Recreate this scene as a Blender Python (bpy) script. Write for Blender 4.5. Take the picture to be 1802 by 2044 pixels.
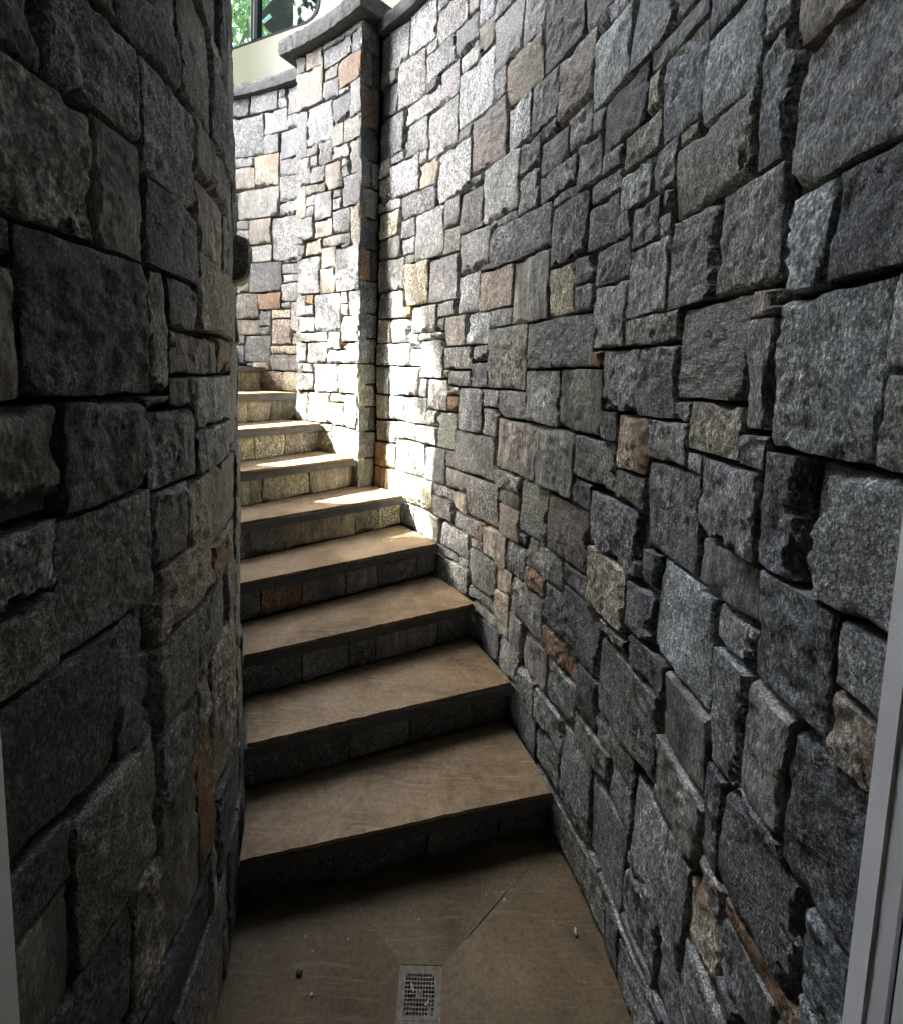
import bpy, bmesh, math, random
import numpy as np
from mathutils import Vector, Matrix

# ------------------------------------------------------------------ scene, camera, light
for o in list(bpy.data.objects):
    bpy.data.objects.remove(o)
sc = bpy.context.scene
COL = sc.collection
R = math.radians

CAM_H = 1.578
cam_d = bpy.data.cameras.new('camera')
cam_d.sensor_fit = 'HORIZONTAL'
cam_d.sensor_width = 36.0
cam_d.lens = 36.0 * 975.0 / 1802.0
cam_d.shift_y = -176.0 / 1802.0
cam_d.clip_start = 0.02
cam_d.clip_end = 2000
cam = bpy.data.objects.new('camera', cam_d)
COL.objects.link(cam)
P, RL = R(-5.56), R(1.59)
fw = Vector((0, math.cos(P), math.sin(P)))
up0 = Vector((0, -math.sin(P), math.cos(P)))
rt0 = Vector((1, 0, 0))
rt = rt0 * math.cos(RL) + up0 * math.sin(RL)
up = -rt0 * math.sin(RL) + up0 * math.cos(RL)
m = Matrix((rt, up, -fw)).transposed().to_4x4()
m.translation = Vector((0, 0, CAM_H))
cam.matrix_world = m
sc.camera = cam

SUN_EL = R(48.0)
SUN_DIR = Vector((-.994 * math.cos(SUN_EL), .11 * math.cos(SUN_EL), math.sin(SUN_EL)))   # towards the sun
world = bpy.data.worlds.new('World')
sc.world = world
world.use_nodes = True
wn = world.node_tree
sky = wn.nodes.new('ShaderNodeTexSky')
sky.sky_type = 'NISHITA'
sky.sun_disc = False
sky.air_density = .65
sky.dust_density = 3.0
sky.sun_elevation = SUN_EL
sky.sun_rotation = math.atan2(SUN_DIR.x, SUN_DIR.y)
bg = wn.nodes['Background']
bg.inputs['Strength'].default_value = 0.15
wn.links.new(sky.outputs[0], bg.inputs['Color'])

sun_d = bpy.data.lights.new('sun', 'SUN')
sun_d.energy = 2.0
sun_d.angle = R(0.6)
sun_d.color = (1.0, .95, .86)
sun = bpy.data.objects.new('sun', sun_d)
COL.objects.link(sun)
sun.location = (-6, 4, 12)
sun.rotation_euler = SUN_DIR.to_track_quat('Z', 'Y').to_euler()

sc.view_settings.view_transform = 'Standard'
sc.view_settings.look = 'None'
sc.view_settings.gamma = 1
sc.view_settings.exposure = 5.4

# ------------------------------------------------------------------ helpers
def tag(o, label=None, cat=None, group=None, kind=None):
    if label: o['label'] = label
    if cat: o['category'] = cat
    if group: o['group'] = group
    if kind: o['kind'] = kind
    return o

def empty(name, loc=(0, 0, 0)):
    o = bpy.data.objects.new(name, None)
    o.empty_display_size = .1
    o.location = loc
    COL.objects.link(o)
    return o

def link(name, mesh, mat, parent=None, loc=None):
    """link a mesh object; vertices are in world space minus loc"""
    o = bpy.data.objects.new(name, mesh)
    if mat is not None and not mesh.materials:
        mesh.materials.append(mat)
    COL.objects.link(o)
    pl = Vector(loc or (0, 0, 0))
    if parent is not None:
        o.parent = parent
        wp = Vector((0, 0, 0)); p = parent
        while p is not None:
            wp += p.location; p = p.parent
        o.location = pl - wp
    else:
        o.location = pl
    return o

def mesh_from(name, verts, faces, smooth=False, angle=None):
    me = bpy.data.meshes.new(name)
    me.from_pydata([tuple(map(float, v)) for v in verts], [], [tuple(map(int, f)) for f in faces])
    me.validate()
    if smooth:
        me.polygons.foreach_set('use_smooth', np.ones(len(me.polygons), bool))
        if angle: me.set_sharp_from_angle(angle=R(angle))
    me.update()
    return me

def fix_normals(me):
    bm = bmesh.new(); bm.from_mesh(me)
    bmesh.ops.recalc_face_normals(bm, faces=bm.faces)
    bm.to_mesh(me); bm.free()

def bevel(me, w=.004, seg=2, angle=30):
    bm = bmesh.new(); bm.from_mesh(me)
    bmesh.ops.recalc_face_normals(bm, faces=bm.faces)
    ed = [e for e in bm.edges if len(e.link_faces) == 2 and e.calc_face_angle(0) > R(angle)]
    bmesh.ops.bevel(bm, geom=ed, offset=w, segments=seg, affect='EDGES', profile=.6)
    bm.to_mesh(me); bm.free()
    return me

def box_mesh(x0, y0, z0, x1, y1, z1, name='box', bw=0):
    v = [(x, y, z) for z in (z0, z1) for y in (y0, y1) for x in (x0, x1)]
    f = [(0, 2, 3, 1), (4, 5, 7, 6), (0, 1, 5, 4), (2, 6, 7, 3), (0, 4, 6, 2), (1, 3, 7, 5)]
    me = mesh_from(name, v, f)
    if bw: bevel(me, bw)
    return me

def prism_mesh(poly, z0, z1, name='prism', bw=0):
    n = len(poly)
    v = [(x, y, z0) for x, y in poly] + [(x, y, z1) for x, y in poly]
    f = [tuple(range(n))[::-1], tuple(range(n, 2 * n))] + [(i, (i + 1) % n, n + (i + 1) % n, n + i) for i in range(n)]
    me = mesh_from(name, v, f)
    fix_normals(me)
    if bw: bevel(me, bw)
    return me

# numpy value noise ------------------------------------------------
def _hash(ix, iy, s):
    h = (ix.astype(np.int64) * 374761393 + iy.astype(np.int64) * 668265263 + int(s) * 1274126177) & 0xffffffff
    h = ((h ^ (h >> 13)) * 1274126177) & 0xffffffff
    h = (h ^ (h >> 16)) & 0xffff
    return h / 65535.0 * 2 - 1

def vnoise(x, y, s):
    x = np.asarray(x, float); y = np.asarray(y, float)
    ix = np.floor(x); iy = np.floor(y)
    fx = x - ix; fy = y - iy
    fx = fx * fx * fx * (fx * (fx * 6 - 15) + 10); fy = fy * fy * fy * (fy * (fy * 6 - 15) + 10)
    a = _hash(ix, iy, s); b = _hash(ix + 1, iy, s); c = _hash(ix, iy + 1, s); d = _hash(ix + 1, iy + 1, s)
    return (a * (1 - fx) + b * fx) * (1 - fy) + (c * (1 - fx) + d * fx) * fy

def fbm(x, y, s, octs=4, gain=.5):
    t = 0; a = 1
    for i in range(octs):
        t = t + a * vnoise(x, y, s + i * 17); x = x * 2.03 + 5.1; y = y * 2.03 + 1.7; a *= gain
    return t

# ------------------------------------------------------------------ materials
def new_mat(name):
    mt = bpy.data.materials.new(name)
    mt.use_nodes = True
    nt = mt.node_tree
    return mt, nt, nt.nodes['Principled BSDF']

def N(nt, typ, **kw):
    n = nt.nodes.new(typ)
    for k, v in kw.items():
        if k.startswith('i_'):
            n.inputs[k[2:].replace('_', ' ')].default_value = v
        else:
            setattr(n, k, v)
    return n

def ramp(nt, pts, fac):
    r = nt.nodes.new('ShaderNodeValToRGB')
    e = r.color_ramp.elements
    while len(e) < len(pts): e.new(.5)
    for k, (p, c) in enumerate(pts):
        e[k].position = p
        e[k].color = c if len(c) == 4 else (*c, 1)
    nt.links.new(fac, r.inputs[0])
    return r

def mixc(nt, blend, fac, a, b):
    n = nt.nodes.new('ShaderNodeMix'); n.data_type = 'RGBA'; n.blend_type = blend
    for sock, val in ((n.inputs[0], fac), (n.inputs[6], a), (n.inputs[7], b)):
        if hasattr(val, 'is_output'): nt.links.new(val, sock)
        elif isinstance(val, (int, float)): sock.default_value = val
        else: sock.default_value = (*val, 1) if len(val) == 3 else val
    return n.outputs[2]

def coords(nt, rnd=True, scale=(1, 1, 1), rot=(0, 0, 0)):
    tc = nt.nodes.new('ShaderNodeTexCoord')
    mp = nt.nodes.new('ShaderNodeMapping')
    mp.inputs['Scale'].default_value = scale
    mp.inputs['Rotation'].default_value = rot
    nt.links.new(tc.outputs['Object'], mp.inputs[0])
    if rnd:
        oi = nt.nodes.new('ShaderNodeObjectInfo')
        ml = N(nt, 'ShaderNodeMath', operation='MULTIPLY'); ml.inputs[1].default_value = 37.0
        nt.links.new(oi.outputs['Random'], ml.inputs[0])
        cb = nt.nodes.new('ShaderNodeCombineXYZ')
        for i in range(3): nt.links.new(ml.outputs[0], cb.inputs[i])
        nt.links.new(cb.outputs[0], mp.inputs['Location'])
    return mp.outputs[0]

def noise(nt, vec, scale, detail=3, rough=.6, dist=0):
    n = N(nt, 'ShaderNodeTexNoise')
    n.inputs['Scale'].default_value = scale
    n.inputs['Detail'].default_value = detail
    n.inputs['Roughness'].default_value = rough
    n.inputs['Distortion'].default_value = dist
    nt.links.new(vec, n.inputs['Vector'])
    return n.outputs['Fac']

def bump(nt, bsdf, hs, strength=.5):
    prev = None
    for h, d in hs:
        b = nt.nodes.new('ShaderNodeBump')
        b.inputs['Strength'].default_value = strength
        b.inputs['Distance'].default_value = d
        nt.links.new(h, b.inputs['Height'])
        if prev: nt.links.new(prev, b.inputs['Normal'])
        prev = b.outputs[0]
    nt.links.new(prev, bsdf.inputs['Normal'])

def stone_mat(name, kind, spk=185, mds=48, con=.7, aniso=.55, rot=.5):
    mt, nt, bs = new_mat(name)
    oi = nt.nodes.new('ShaderNodeObjectInfo')
    base = oi.outputs['Color']
    if kind == 'banded':
        vec = coords(nt, scale=(1, 1, 1), rot=(.35, .3, 0))
        vs = coords(nt, scale=(9, 9, 55), rot=(.5, .4, .2))
        big = noise(nt, vs, 2.2, 5, .65)
        sp = noise(nt, vec, 150, 3, .75)
        mid = noise(nt, vs, 6, 4, .6)
    else:
        vec = coords(nt)
        vs = coords(nt, scale=(1, 1, aniso), rot=(0, rot, 0))
        big = noise(nt, vec, 7, 4, .6)
        mid = noise(nt, vs, mds, 4, .7)
        sp = noise(nt, vs, spk, 3, .8)
    # soft cloudiness, crystals, salt and pepper
    c1 = ramp(nt, [(.3, (.62, .62, .62)), (.7, (1.35, 1.35, 1.35))], big)
    col = mixc(nt, 'MULTIPLY', 1.0, base, c1.outputs[0])
    c2 = ramp(nt, [(.34, (.42, .43, .45)), (.5, (.95, .95, .95)), (.66, (1.75, 1.74, 1.7))], mid)
    col = mixc(nt, 'MULTIPLY', .8 if kind != 'banded' else .6, col, c2.outputs[0])
    c3 = ramp(nt, [(.39, (.10, .10, .11)), (.46, (.7, .7, .71)), (.53, (1.1, 1.1, 1.1)), (.61, (2.8, 2.78, 2.7))], sp)
    col = mixc(nt, 'MULTIPLY', con if kind != 'banded' else .45, col, c3.outputs[0])
    if kind == 'rusty':
        rn = noise(nt, vec, 9, 4, .6, .4)
        rm = ramp(nt, [(.48, (0, 0, 0)), (.62, (.85, .85, .85))], rn)
        col = mixc(nt, 'MIX', rm.outputs[0], col, (.27, .165, .085))
    else:
        rn = noise(nt, vec, 5, 3, .6)
        rm = ramp(nt, [(.62, (0, 0, 0)), (.8, (.22, .22, .22))], rn)
        col = mixc(nt, 'MIX', rm.outputs[0], col, (.23, .165, .10))
    nt.links.new(col, bs.inputs['Base Color'])
    rr = ramp(nt, [(.3, (.5, .5, .5)), (.7, (.85, .85, .85))], mid)
    nt.links.new(rr.outputs[0], bs.inputs['Roughness'])
    bs.inputs['Specular IOR Level'].default_value = .45
    b1 = noise(nt, vs if kind == 'banded' else vec, 3.5 if kind == 'banded' else 38, 6, .72)
    b2 = noise(nt, vec, 120, 4, .75)
    bump(nt, bs, [(b1, .0055 if kind != 'banded' else .007), (b2, .0042)], .9)
    return mt

M = {}
M['granite'] = stone_mat('granite', 'plain')
M['granite_coarse'] = stone_mat('coarse_granite', 'plain', 115, 34, .75, .8, .2)
M['granite_fine'] = stone_mat('fine_granite', 'plain', 260, 60, .75, .7, .9)
M['schist'] = stone_mat('grey_schist', 'plain', 210, 26, .4, .22, .35)
M['banded'] = stone_mat('banded_gneiss', 'banded')
M['rusty'] = stone_mat('rust_stained_granite', 'rusty')

def simple(name, colr, rough=.6, var=.25, scale=20, bscale=60, bd=.002, detail=5, spec=.4, metal=0, col2=None):
    mt, nt, bs = new_mat(name)
    v = coords(nt, rnd=False)
    n1 = noise(nt, v, scale, detail, .65)
    lo = tuple(c * (1 - var) for c in colr); hi = tuple(min(1, c * (1 + var)) for c in (col2 or colr))
    r = ramp(nt, [(.3, lo), (.7, hi)], n1)
    nt.links.new(r.outputs[0], bs.inputs['Base Color'])
    bs.inputs['Roughness'].default_value = rough
    bs.inputs['Specular IOR Level'].default_value = spec
    bs.inputs['Metallic'].default_value = metal
    if bd:
        bump(nt, bs, [(noise(nt, v, bscale, 5, .7), bd)], .8)
    return mt

M['mortar'] = simple('dark_mortar', (.022, .021, .02), .95, .3, 30, 120, .004)
M['bluestone'] = simple('bluestone', (.088, .094, .089), .8, .35, 26, 60, .014)
M['bluestone_dark'] = simple('bluestone_slab', (.085, .088, .09), .75, .25, 18, 90, .003)
M['white_paint'] = simple('white_paint', (.86, .87, .85), .35, .02, 8, 260, .0004, spec=.5)
M['rubber'] = simple('black_rubber', (.012, .012, .012), .6, .2, 30, 100, 0)
M['plaster'] = simple('interior_plaster', (.45, .43, .40), .8, .05, 6, 100, .0006)
M['cream_paint'] = simple('cream_paint', (.47, .43, .28), .35, .05, 3, 300, .0002, spec=.5)
M['cream_render'] = simple('cream_render', (.66, .60, .43), .85, .08, 5, 120, .002)
M['black_plastic'] = simple('black_plastic', (.006, .008, .010), .9, .2, 20, 200, .0005, spec=.08)
M['sticker'] = simple('sticker', (.8, .8, .82), .5, .03, 20, 100, 0)
M['house_stone'] = simple('house_stone', (.16, .158, .15), .85, .3, 9, 60, .01)
M['dark_timber'] = simple('dark_timber', (.07, .055, .04), .8, .3, 9, 60, .004)
M['roof'] = simple('roof_tile', (.10, .095, .09), .8, .25, 20, 50, .004)
M['lawn'] = simple('lawn', (.055, .085, .028), .9, .35, 3, 60, .02)
M['bark'] = simple('bark', (.09, .07, .05), .9, .4, 12, 40, .02)
M['drain_metal'] = simple('drain_metal', (.12, .105, .068), .7, .3, 60, 150, .001, metal=0, col2=(.175, .155, .103), spec=.3)
M['pebble'] = simple('pebble', (.38, .36, .32), .85, .3, 90, 200, .002)
M['dark_clod'] = simple('dark_clod', (.05, .042, .033), .95, .3, 90, 200, .002)
M['straw'] = simple('straw', (.42, .35, .2), .8, .3, 90, 200, .0005)
M['chip'] = simple('wood_chip', (.16, .10, .055), .85, .4, 60, 200, .0005)
M['tyre'] = simple('tyre', (.02, .02, .02), .8, .2, 30, 60, .002)
M['steel'] = simple('brushed_steel', (.55, .56, .58), .3, .05, 30, 60, 0, metal=.9)

def dusty(name, a, b, c):
    """trodden dusty board / screed: tan dust, darker scuffs, fine grit"""
    mt, nt, bs = new_mat(name)
    v = coords(nt)
    n1 = noise(nt, v, 3.2, 8, .66, .5)
    r1 = ramp(nt, [(.33, a), (.5, b), (.68, c)], n1)
    n2 = noise(nt, v, 75, 5, .75)
    r2 = ramp(nt, [(.32, (.4, .38, .35)), (.5, (1, 1, 1)), (.68, (1.45, 1.43, 1.38))], n2)
    col = mixc(nt, 'MULTIPLY', .5, r1.outputs[0], r2.outputs[0])
    # scuff arcs
    vs = coords(nt, scale=(3, 34, 6), rot=(0, 0, .9))
    n3 = noise(nt, vs, 2.5, 5, .7, 1.2)
    r3 = ramp(nt, [(.54, (0, 0, 0)), (.68, (.6, .6, .6))], n3)
    col = mixc(nt, 'MIX', r3.outputs[0], col, tuple(min(1, x * 1.25) for x in c))
    # grit specks
    n4 = noise(nt, v, 300, 2, .6)
    r4 = ramp(nt, [(.27, (.25, .22, .2)), (.36, (1, 1, 1))], n4)
    col = mixc(nt, 'MULTIPLY', .8, col, r4.outputs[0])
    nt.links.new(col, bs.inputs['Base Color'])
    bs.inputs['Roughness'].default_value = .85
    bs.inputs['Specular IOR Level'].default_value = .25
    bump(nt, bs, [(noise(nt, v, 40, 5, .7), .002), (noise(nt, v, 260, 3, .7), .0012)], .7)
    return mt
M['board'] = dusty('dusty_board', (.105, .072, .038), (.205, .146, .08), (.31, .23, .135))
M['screed'] = dusty('dusty_screed', (.08, .059, .031), (.125, .094, .05), (.175, .134, .075))

def leaf_mat():
    mt, nt, bs = new_mat('leaves')
    oi = nt.nodes.new('ShaderNodeNewGeometry')
    r = ramp(nt, [(0, (.035, .075, .02)), (.5, (.07, .13, .035)), (1, (.13, .2, .05))], oi.outputs['Random Per Island'])
    nt.links.new(r.outputs[0], bs.inputs['Base Color'])
    bs.inputs['Roughness'].default_value = .5
    bs.inputs['Transmission Weight'].default_value = 0
    tr = nt.nodes.new('ShaderNodeBsdfTranslucent')
    nt.links.new(r.outputs[0], tr.inputs[0])
    mx = nt.nodes.new('ShaderNodeMixShader'); mx.inputs[0].default_value = .4
    out = nt.nodes['Material Output']
    nt.links.new(bs.outputs[0], mx.inputs[1]); nt.links.new(tr.outputs[0], mx.inputs[2])
    nt.links.new(mx.outputs[0], out.inputs[0])
    return mt
M['leaves'] = leaf_mat()

def glass_mat():
    mt, nt, bs = new_mat('window_glass')
    nt.nodes.remove(bs)
    tr = nt.nodes.new('ShaderNodeBsdfTransparent'); tr.inputs[0].default_value = (.80, .93, .88, 1)
    gl = nt.nodes.new('ShaderNodeBsdfGlossy'); gl.inputs['Roughness'].default_value = .02
    lw = nt.nodes.new('ShaderNodeLayerWeight'); lw.inputs[0].default_value = .5
    pw = N(nt, 'ShaderNodeMath', operation='POWER'); pw.inputs[1].default_value = 4.0
    nt.links.new(lw.outputs['Facing'], pw.inputs[0])
    fr = N(nt, 'ShaderNodeMath', operation='MULTIPLY_ADD'); fr.inputs[1].default_value = .35; fr.inputs[2].default_value = .018
    nt.links.new(pw.outputs[0], fr.inputs[0])
    mx = nt.nodes.new('ShaderNodeMixShader')
    nt.links.new(fr.outputs[0], mx.inputs[0]); nt.links.new(tr.outputs[0], mx.inputs[1]); nt.links.new(gl.outputs[0], mx.inputs[2])
    nt.links.new(mx.outputs[0], nt.nodes['Material Output'].inputs[0])
    return mt
M['glass'] = glass_mat()

# ------------------------------------------------------------------ the plan: stairs wind about one centre
CX, CY = -2.533, .728
RO, RI, RP = 3.037, 2.0245, 2.92
TH0, DTH, RISE = 15.41, 6.417, .18
WALL_TOP = 3.46
U_END = -.24                       # both walls run straight from the curve to the house

def polar(r, th, z=0.0):
    return (CX + r * math.cos(th), CY + r * math.sin(th), z)

def surf(kind):
    """(u along wall, v height, h proud of the face) -> world"""
    if kind in 'RB':
        Rw, s = RO, -1
    elif kind == 'P':
        Rw, s = RP, -1
    elif kind == 'L':
        Rw, s = RI, 1
    def f(u, v, h):
        rad = Rw + s * h
        th = np.maximum(u, 0) / Rw
        x = CX + rad * np.cos(th)
        y = CY + rad * np.sin(th) + np.minimum(u, 0)
        return x, y, v
    return f

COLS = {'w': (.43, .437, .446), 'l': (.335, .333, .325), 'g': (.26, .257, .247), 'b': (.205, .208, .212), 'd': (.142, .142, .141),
        'n': (.265, .26, .233), 'p': (.285, .257, .232), 't': (.37, .325, .265), 'y': (.46, .415, .32), 'o': (.28, .19, .125)}

def stone_grid(u0, v0, u1, v1, cell, seed, rough=1.0, sharp_edge=1.0, flat=False):
    rng = np.random.default_rng(seed)
    W, H = u1 - u0, v1 - v0
    nu = int(np.clip(math.ceil(W / cell), 4, 110)); nv = int(np.clip(math.ceil(H / cell), 4, 110))
    s = np.linspace(0, 1, nu + 1); t = np.linspace(0, 1, nv + 1)
    S, T = np.meshgrid(s, t, indexing='ij')
    j = .0022 * sharp_edge
    eL = j * fbm(T * H * 22 + 3, np.zeros_like(T) + 1, seed + 1, 3); eR = j * fbm(T * H * 22 + 9, np.zeros_like(T) + 2, seed + 2, 3)
    eB = j * fbm(S * W * 22 + 5, np.zeros_like(S) + 3, seed + 3, 3); eT = j * fbm(S * W * 22 + 7, np.zeros_like(S) + 4, seed + 4, 3)
    # slight out-of-square
    k = rng.normal(0, .0022, 4)
    U = u0 + S * W + (1 - S) * (eL + k[0] * (T - .5)) + S * (eR + k[1] * (T - .5))
    V = v0 + T * H + (1 - T) * (eB + k[2] * (S - .5)) + T * (eT + k[3] * (S - .5))
    dl, dr, db, dt = S * W, (1 - S) * W, T * H, (1 - T) * H
    size = min(W, H)
    a = rng.normal(0, .02, 2).clip(-.04, .04)
    h = rng.uniform(-.003, .012) + a[0] * (U - (u0 + u1) / 2) + a[1] * (V - (v0 + v1) / 2)
    big = fbm(U * 11, V * 11, seed + 11, 3) * .0018 * rough
    fine = fbm(U * 42, V * 42, seed + 12, 4, .6) * .0026 * rough
    ridge = (1 - np.abs(fbm(U * 16 + 3, V * 16, seed + 13, 3))) * .0022 * rough
    h = h + big + fine + ridge - .002
    # broad cleavage planes meeting in crisp low ridges
    for q in range(rng.integers(1, 4)):
        g1, g2 = rng.normal(0, .05, 2)
        pu, pv = rng.uniform(u0, u1), rng.uniform(v0, v1)
        h = np.minimum(h, h.mean() + .003 + g1 * (U - pu) + g2 * (V - pv) + fine * .5)
    if not flat:
        # split planes: broad sloping facets struck off from edges and corners
        nf = rng.choice([0, 0, 1, 1, 1])
        for q in range(nf):
            ang = rng.choice([0, math.pi, math.pi, -math.pi / 2, -math.pi / 2, rng.uniform(0, 6.28)]) + rng.normal(0, .14)
            dx, dy = math.cos(ang), math.sin(ang)
            ext = abs(dx) * W / 2 + abs(dy) * H / 2
            dist = (U - (u0 + u1) / 2) * dx + (V - (v0 + v1) / 2) * dy
            start = ext - rng.uniform(.003, .022) - .1 * size * rng.random() ** 2
            wob = fbm(U * 28, V * 28, seed + 40 + q, 4, .65) * .014
            plane = h.mean() + .004 - (dist + wob - start) * rng.uniform(1.0, 2.4)
            h = np.minimum(h, plane)
        for d, kk in ((dl, 0), (dr, 1), (db, 2), (dt, 3)):
            al = (T if kk < 2 else S) * (H if kk < 2 else W)
            nz = fbm(al * 14 + 20 * kk, np.zeros_like(al) + kk, seed + 60 + kk, 3)
            w = (.0025 + .016 * np.clip(nz - .32, 0, 1)) * min(1, size / .1)
            x = np.clip(d / np.maximum(w, 1e-4), 0, 1)
            h = h - (1 - x) ** 1.6 * (.0004 + .026 * np.clip(nz - .32, 0, 1))
    dmin = np.minimum(np.minimum(dl, dr), np.minimum(db, dt))
    h = h - .0006 * np.exp(-dmin / .001)
    h = np.clip(h + rng.uniform(-.003, .006) - np.percentile(h, 60), -.022, .03)
    return U, V, h, nu, nv

def grid_mesh(Ps, nu, nv, back):
    """front grid plus skirt to the back ring"""
    X, Y, Z = Ps
    n1 = nv + 1
    verts = np.stack([X.ravel(), Y.ravel(), Z.ravel()], 1)
    ii, jj = np.meshgrid(np.arange(nu), np.arange(nv), indexing='ij')
    a = (ii * n1 + jj).ravel(); b = ((ii + 1) * n1 + jj).ravel()
    faces = np.stack([a, b, b + 1, a + 1], 1)
    ring = [i * n1 for i in range(nu)] + [nu * n1 + j for j in range(nv)] + [i * n1 + nv for i in range(nu, 0, -1)] + [j for j in range(nv, 0, -1)]
    ring = np.array(ring)
    Bx, By, Bz = back
    bv = np.stack([Bx.ravel()[ring], By.ravel()[ring], Bz.ravel()[ring]], 1)
    k = len(verts); m_ = len(ring); i0 = np.arange(m_); i1 = (i0 + 1) % m_
    sk = np.stack([ring[i0], k + i0, k + i1, ring[i1]], 1)
    return np.concatenate([verts, bv]), np.concatenate([faces, sk])

SEED = [100]
def stone_data(kind, r, cell, rough=1.0, depth=.045):
    u0, v0, u1, v1, code = r
    SEED[0] += 7
    f = surf(kind)
    U, V, h, nu, nv = stone_grid(u0, v0, u1, v1, cell, SEED[0], rough)
    vs, fs = grid_mesh(f(U, V, h), nu, nv, f(U, V, np.full_like(h, -depth)))
    if kind == 'L': pass
    return vs, fs

def stone_look(code, rng, tone=1.0):
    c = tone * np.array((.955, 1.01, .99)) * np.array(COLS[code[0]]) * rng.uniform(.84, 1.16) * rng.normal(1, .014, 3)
    k = rng.random()
    if 'x' in code: mat = M['banded']
    elif 'r' in code or code[0] == 'o': mat = M['rusty']
    elif code[0] in 'npt' and k < .5: mat = M['schist']
    elif code[0] in 'bw' and k < .45: mat = M['granite_coarse']
    else: mat = M['granite'] if k < .6 else (M['granite_fine'] if k < .88 else M['granite_coarse'])
    return c, mat

def add_stone(kind, r, cell, parent, rng, rough=1.0, name='stone', depth=.045):
    vs, fs = stone_data(kind, r, cell, rough, depth)
    c0 = vs.mean(0)
    if kind == 'L': fs = fs[:, ::-1]
    me = mesh_from(name, vs - c0, fs, True, 34)
    c, mat = stone_look(r[4], rng, {'P': .74, 'B': .7, 'L': .76}.get(kind, 1.12))  # pier and far wall darkened in colour to offset the strong light there
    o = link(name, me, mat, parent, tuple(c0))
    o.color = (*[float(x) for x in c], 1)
    return o

def add_stone_mass(kind, rects, cell, parent, rng, name):
    """the stones the photograph does not show, as one joined part"""
    V_, F_, k = [], [], 0
    for r in rects:
        vs, fs = stone_data(kind, r, cell)
        if kind == 'L': fs = fs[:, ::-1]
        V_.append(vs); F_.append(fs + k); k += len(vs)
    if not V_: return
    me = mesh_from(name, np.concatenate(V_), np.concatenate(F_), True, 34)
    o = link(name, me, M['granite'], parent)
    o.color = (.22, .222, .22, 1)
    tag(o, kind='stuff')
    return o

def sector_mesh(r0, r1, th0, th1, z0, z1, n=40, name='sector', ext=0.0, bw=0, rough=0, seed=0):
    """curved bar between two radii; ext adds a straight run (towards the house) before th0"""
    ths = [th0 + (th1 - th0) * i / n for i in range(n + 1)]
    prof = []
    if ext:
        for q in (1.0,):
            prof.append(((CX + r0, CY - ext * q), (CX + r1, CY - ext * q)))
    for t in ths:
        prof.append((polar(r0, t)[:2], polar(r1, t)[:2]))
    v = []; f = []
    for (a, b) in prof:
        v += [(*a, z0), (*b, z0), (*b, z1), (*a, z1)]
    for i in range(len(prof) - 1):
        k = 4 * i
        for q in range(4):
            f.append((k + q, k + (q + 1) % 4, k + 4 + (q + 1) % 4, k + 4 + q))
    f.append((0, 1, 2, 3)); k = 4 * (len(prof) - 1); f.append((k, k + 3, k + 2, k + 1))
    me = mesh_from(name, v, f)
    fix_normals(me)
    if bw: bevel(me, bw, 2, 50)
    return me

def rock_edge_bar(r0, r1, th0, th1, z0, z1, name, seed, step=.012, ext=0.0, amp=.0032):
    """coping stone: sawn top and bottom, hammered rock-faced edge at r0 and at both ends"""
    L = (th1 - th0) * r0 + ext
    n = max(6, int(L / step)); nz = 6
    s = np.linspace(-ext, (th1 - th0) * r0, n + 1)
    def pt(u, r, z):
        if u < 0: return (CX + r, CY + u, z)
        t = th0 + u / r0
        return polar(r, t, z)
    v = []; f = []
    zz = np.linspace(z0, z1, nz + 1)
    for i, u in enumerate(s):
        for z in zz:
            edge = abs((z - (z0 + z1) / 2) / ((z1 - z0) / 2))
            d = amp * float(fbm(np.array(u * 55), np.array(z * 55), seed, 3)) - (.004 * edge ** 4)
            v.append(pt(u, r0 + .004 - d, z))
        v.append(pt(u, r1, z1)); v.append(pt(u, r1, z0))
    m_ = nz + 3
    for i in range(n):
        for q in range(m_):
            a = i * m_ + q; b = i * m_ + (q + 1) % m_
            f.append((a, b, b + m_, a + m_))
    f.append(tuple(range(m_))); f.append(tuple(n * m_ + q for q in range(m_))[::-1])
    me = mesh_from(name, v, f)
    fix_normals(me)
    me.polygons.foreach_set('use_smooth', np.ones(len(me.polygons), bool))
    me.set_sharp_from_angle(angle=R(40))
    return me

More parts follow.
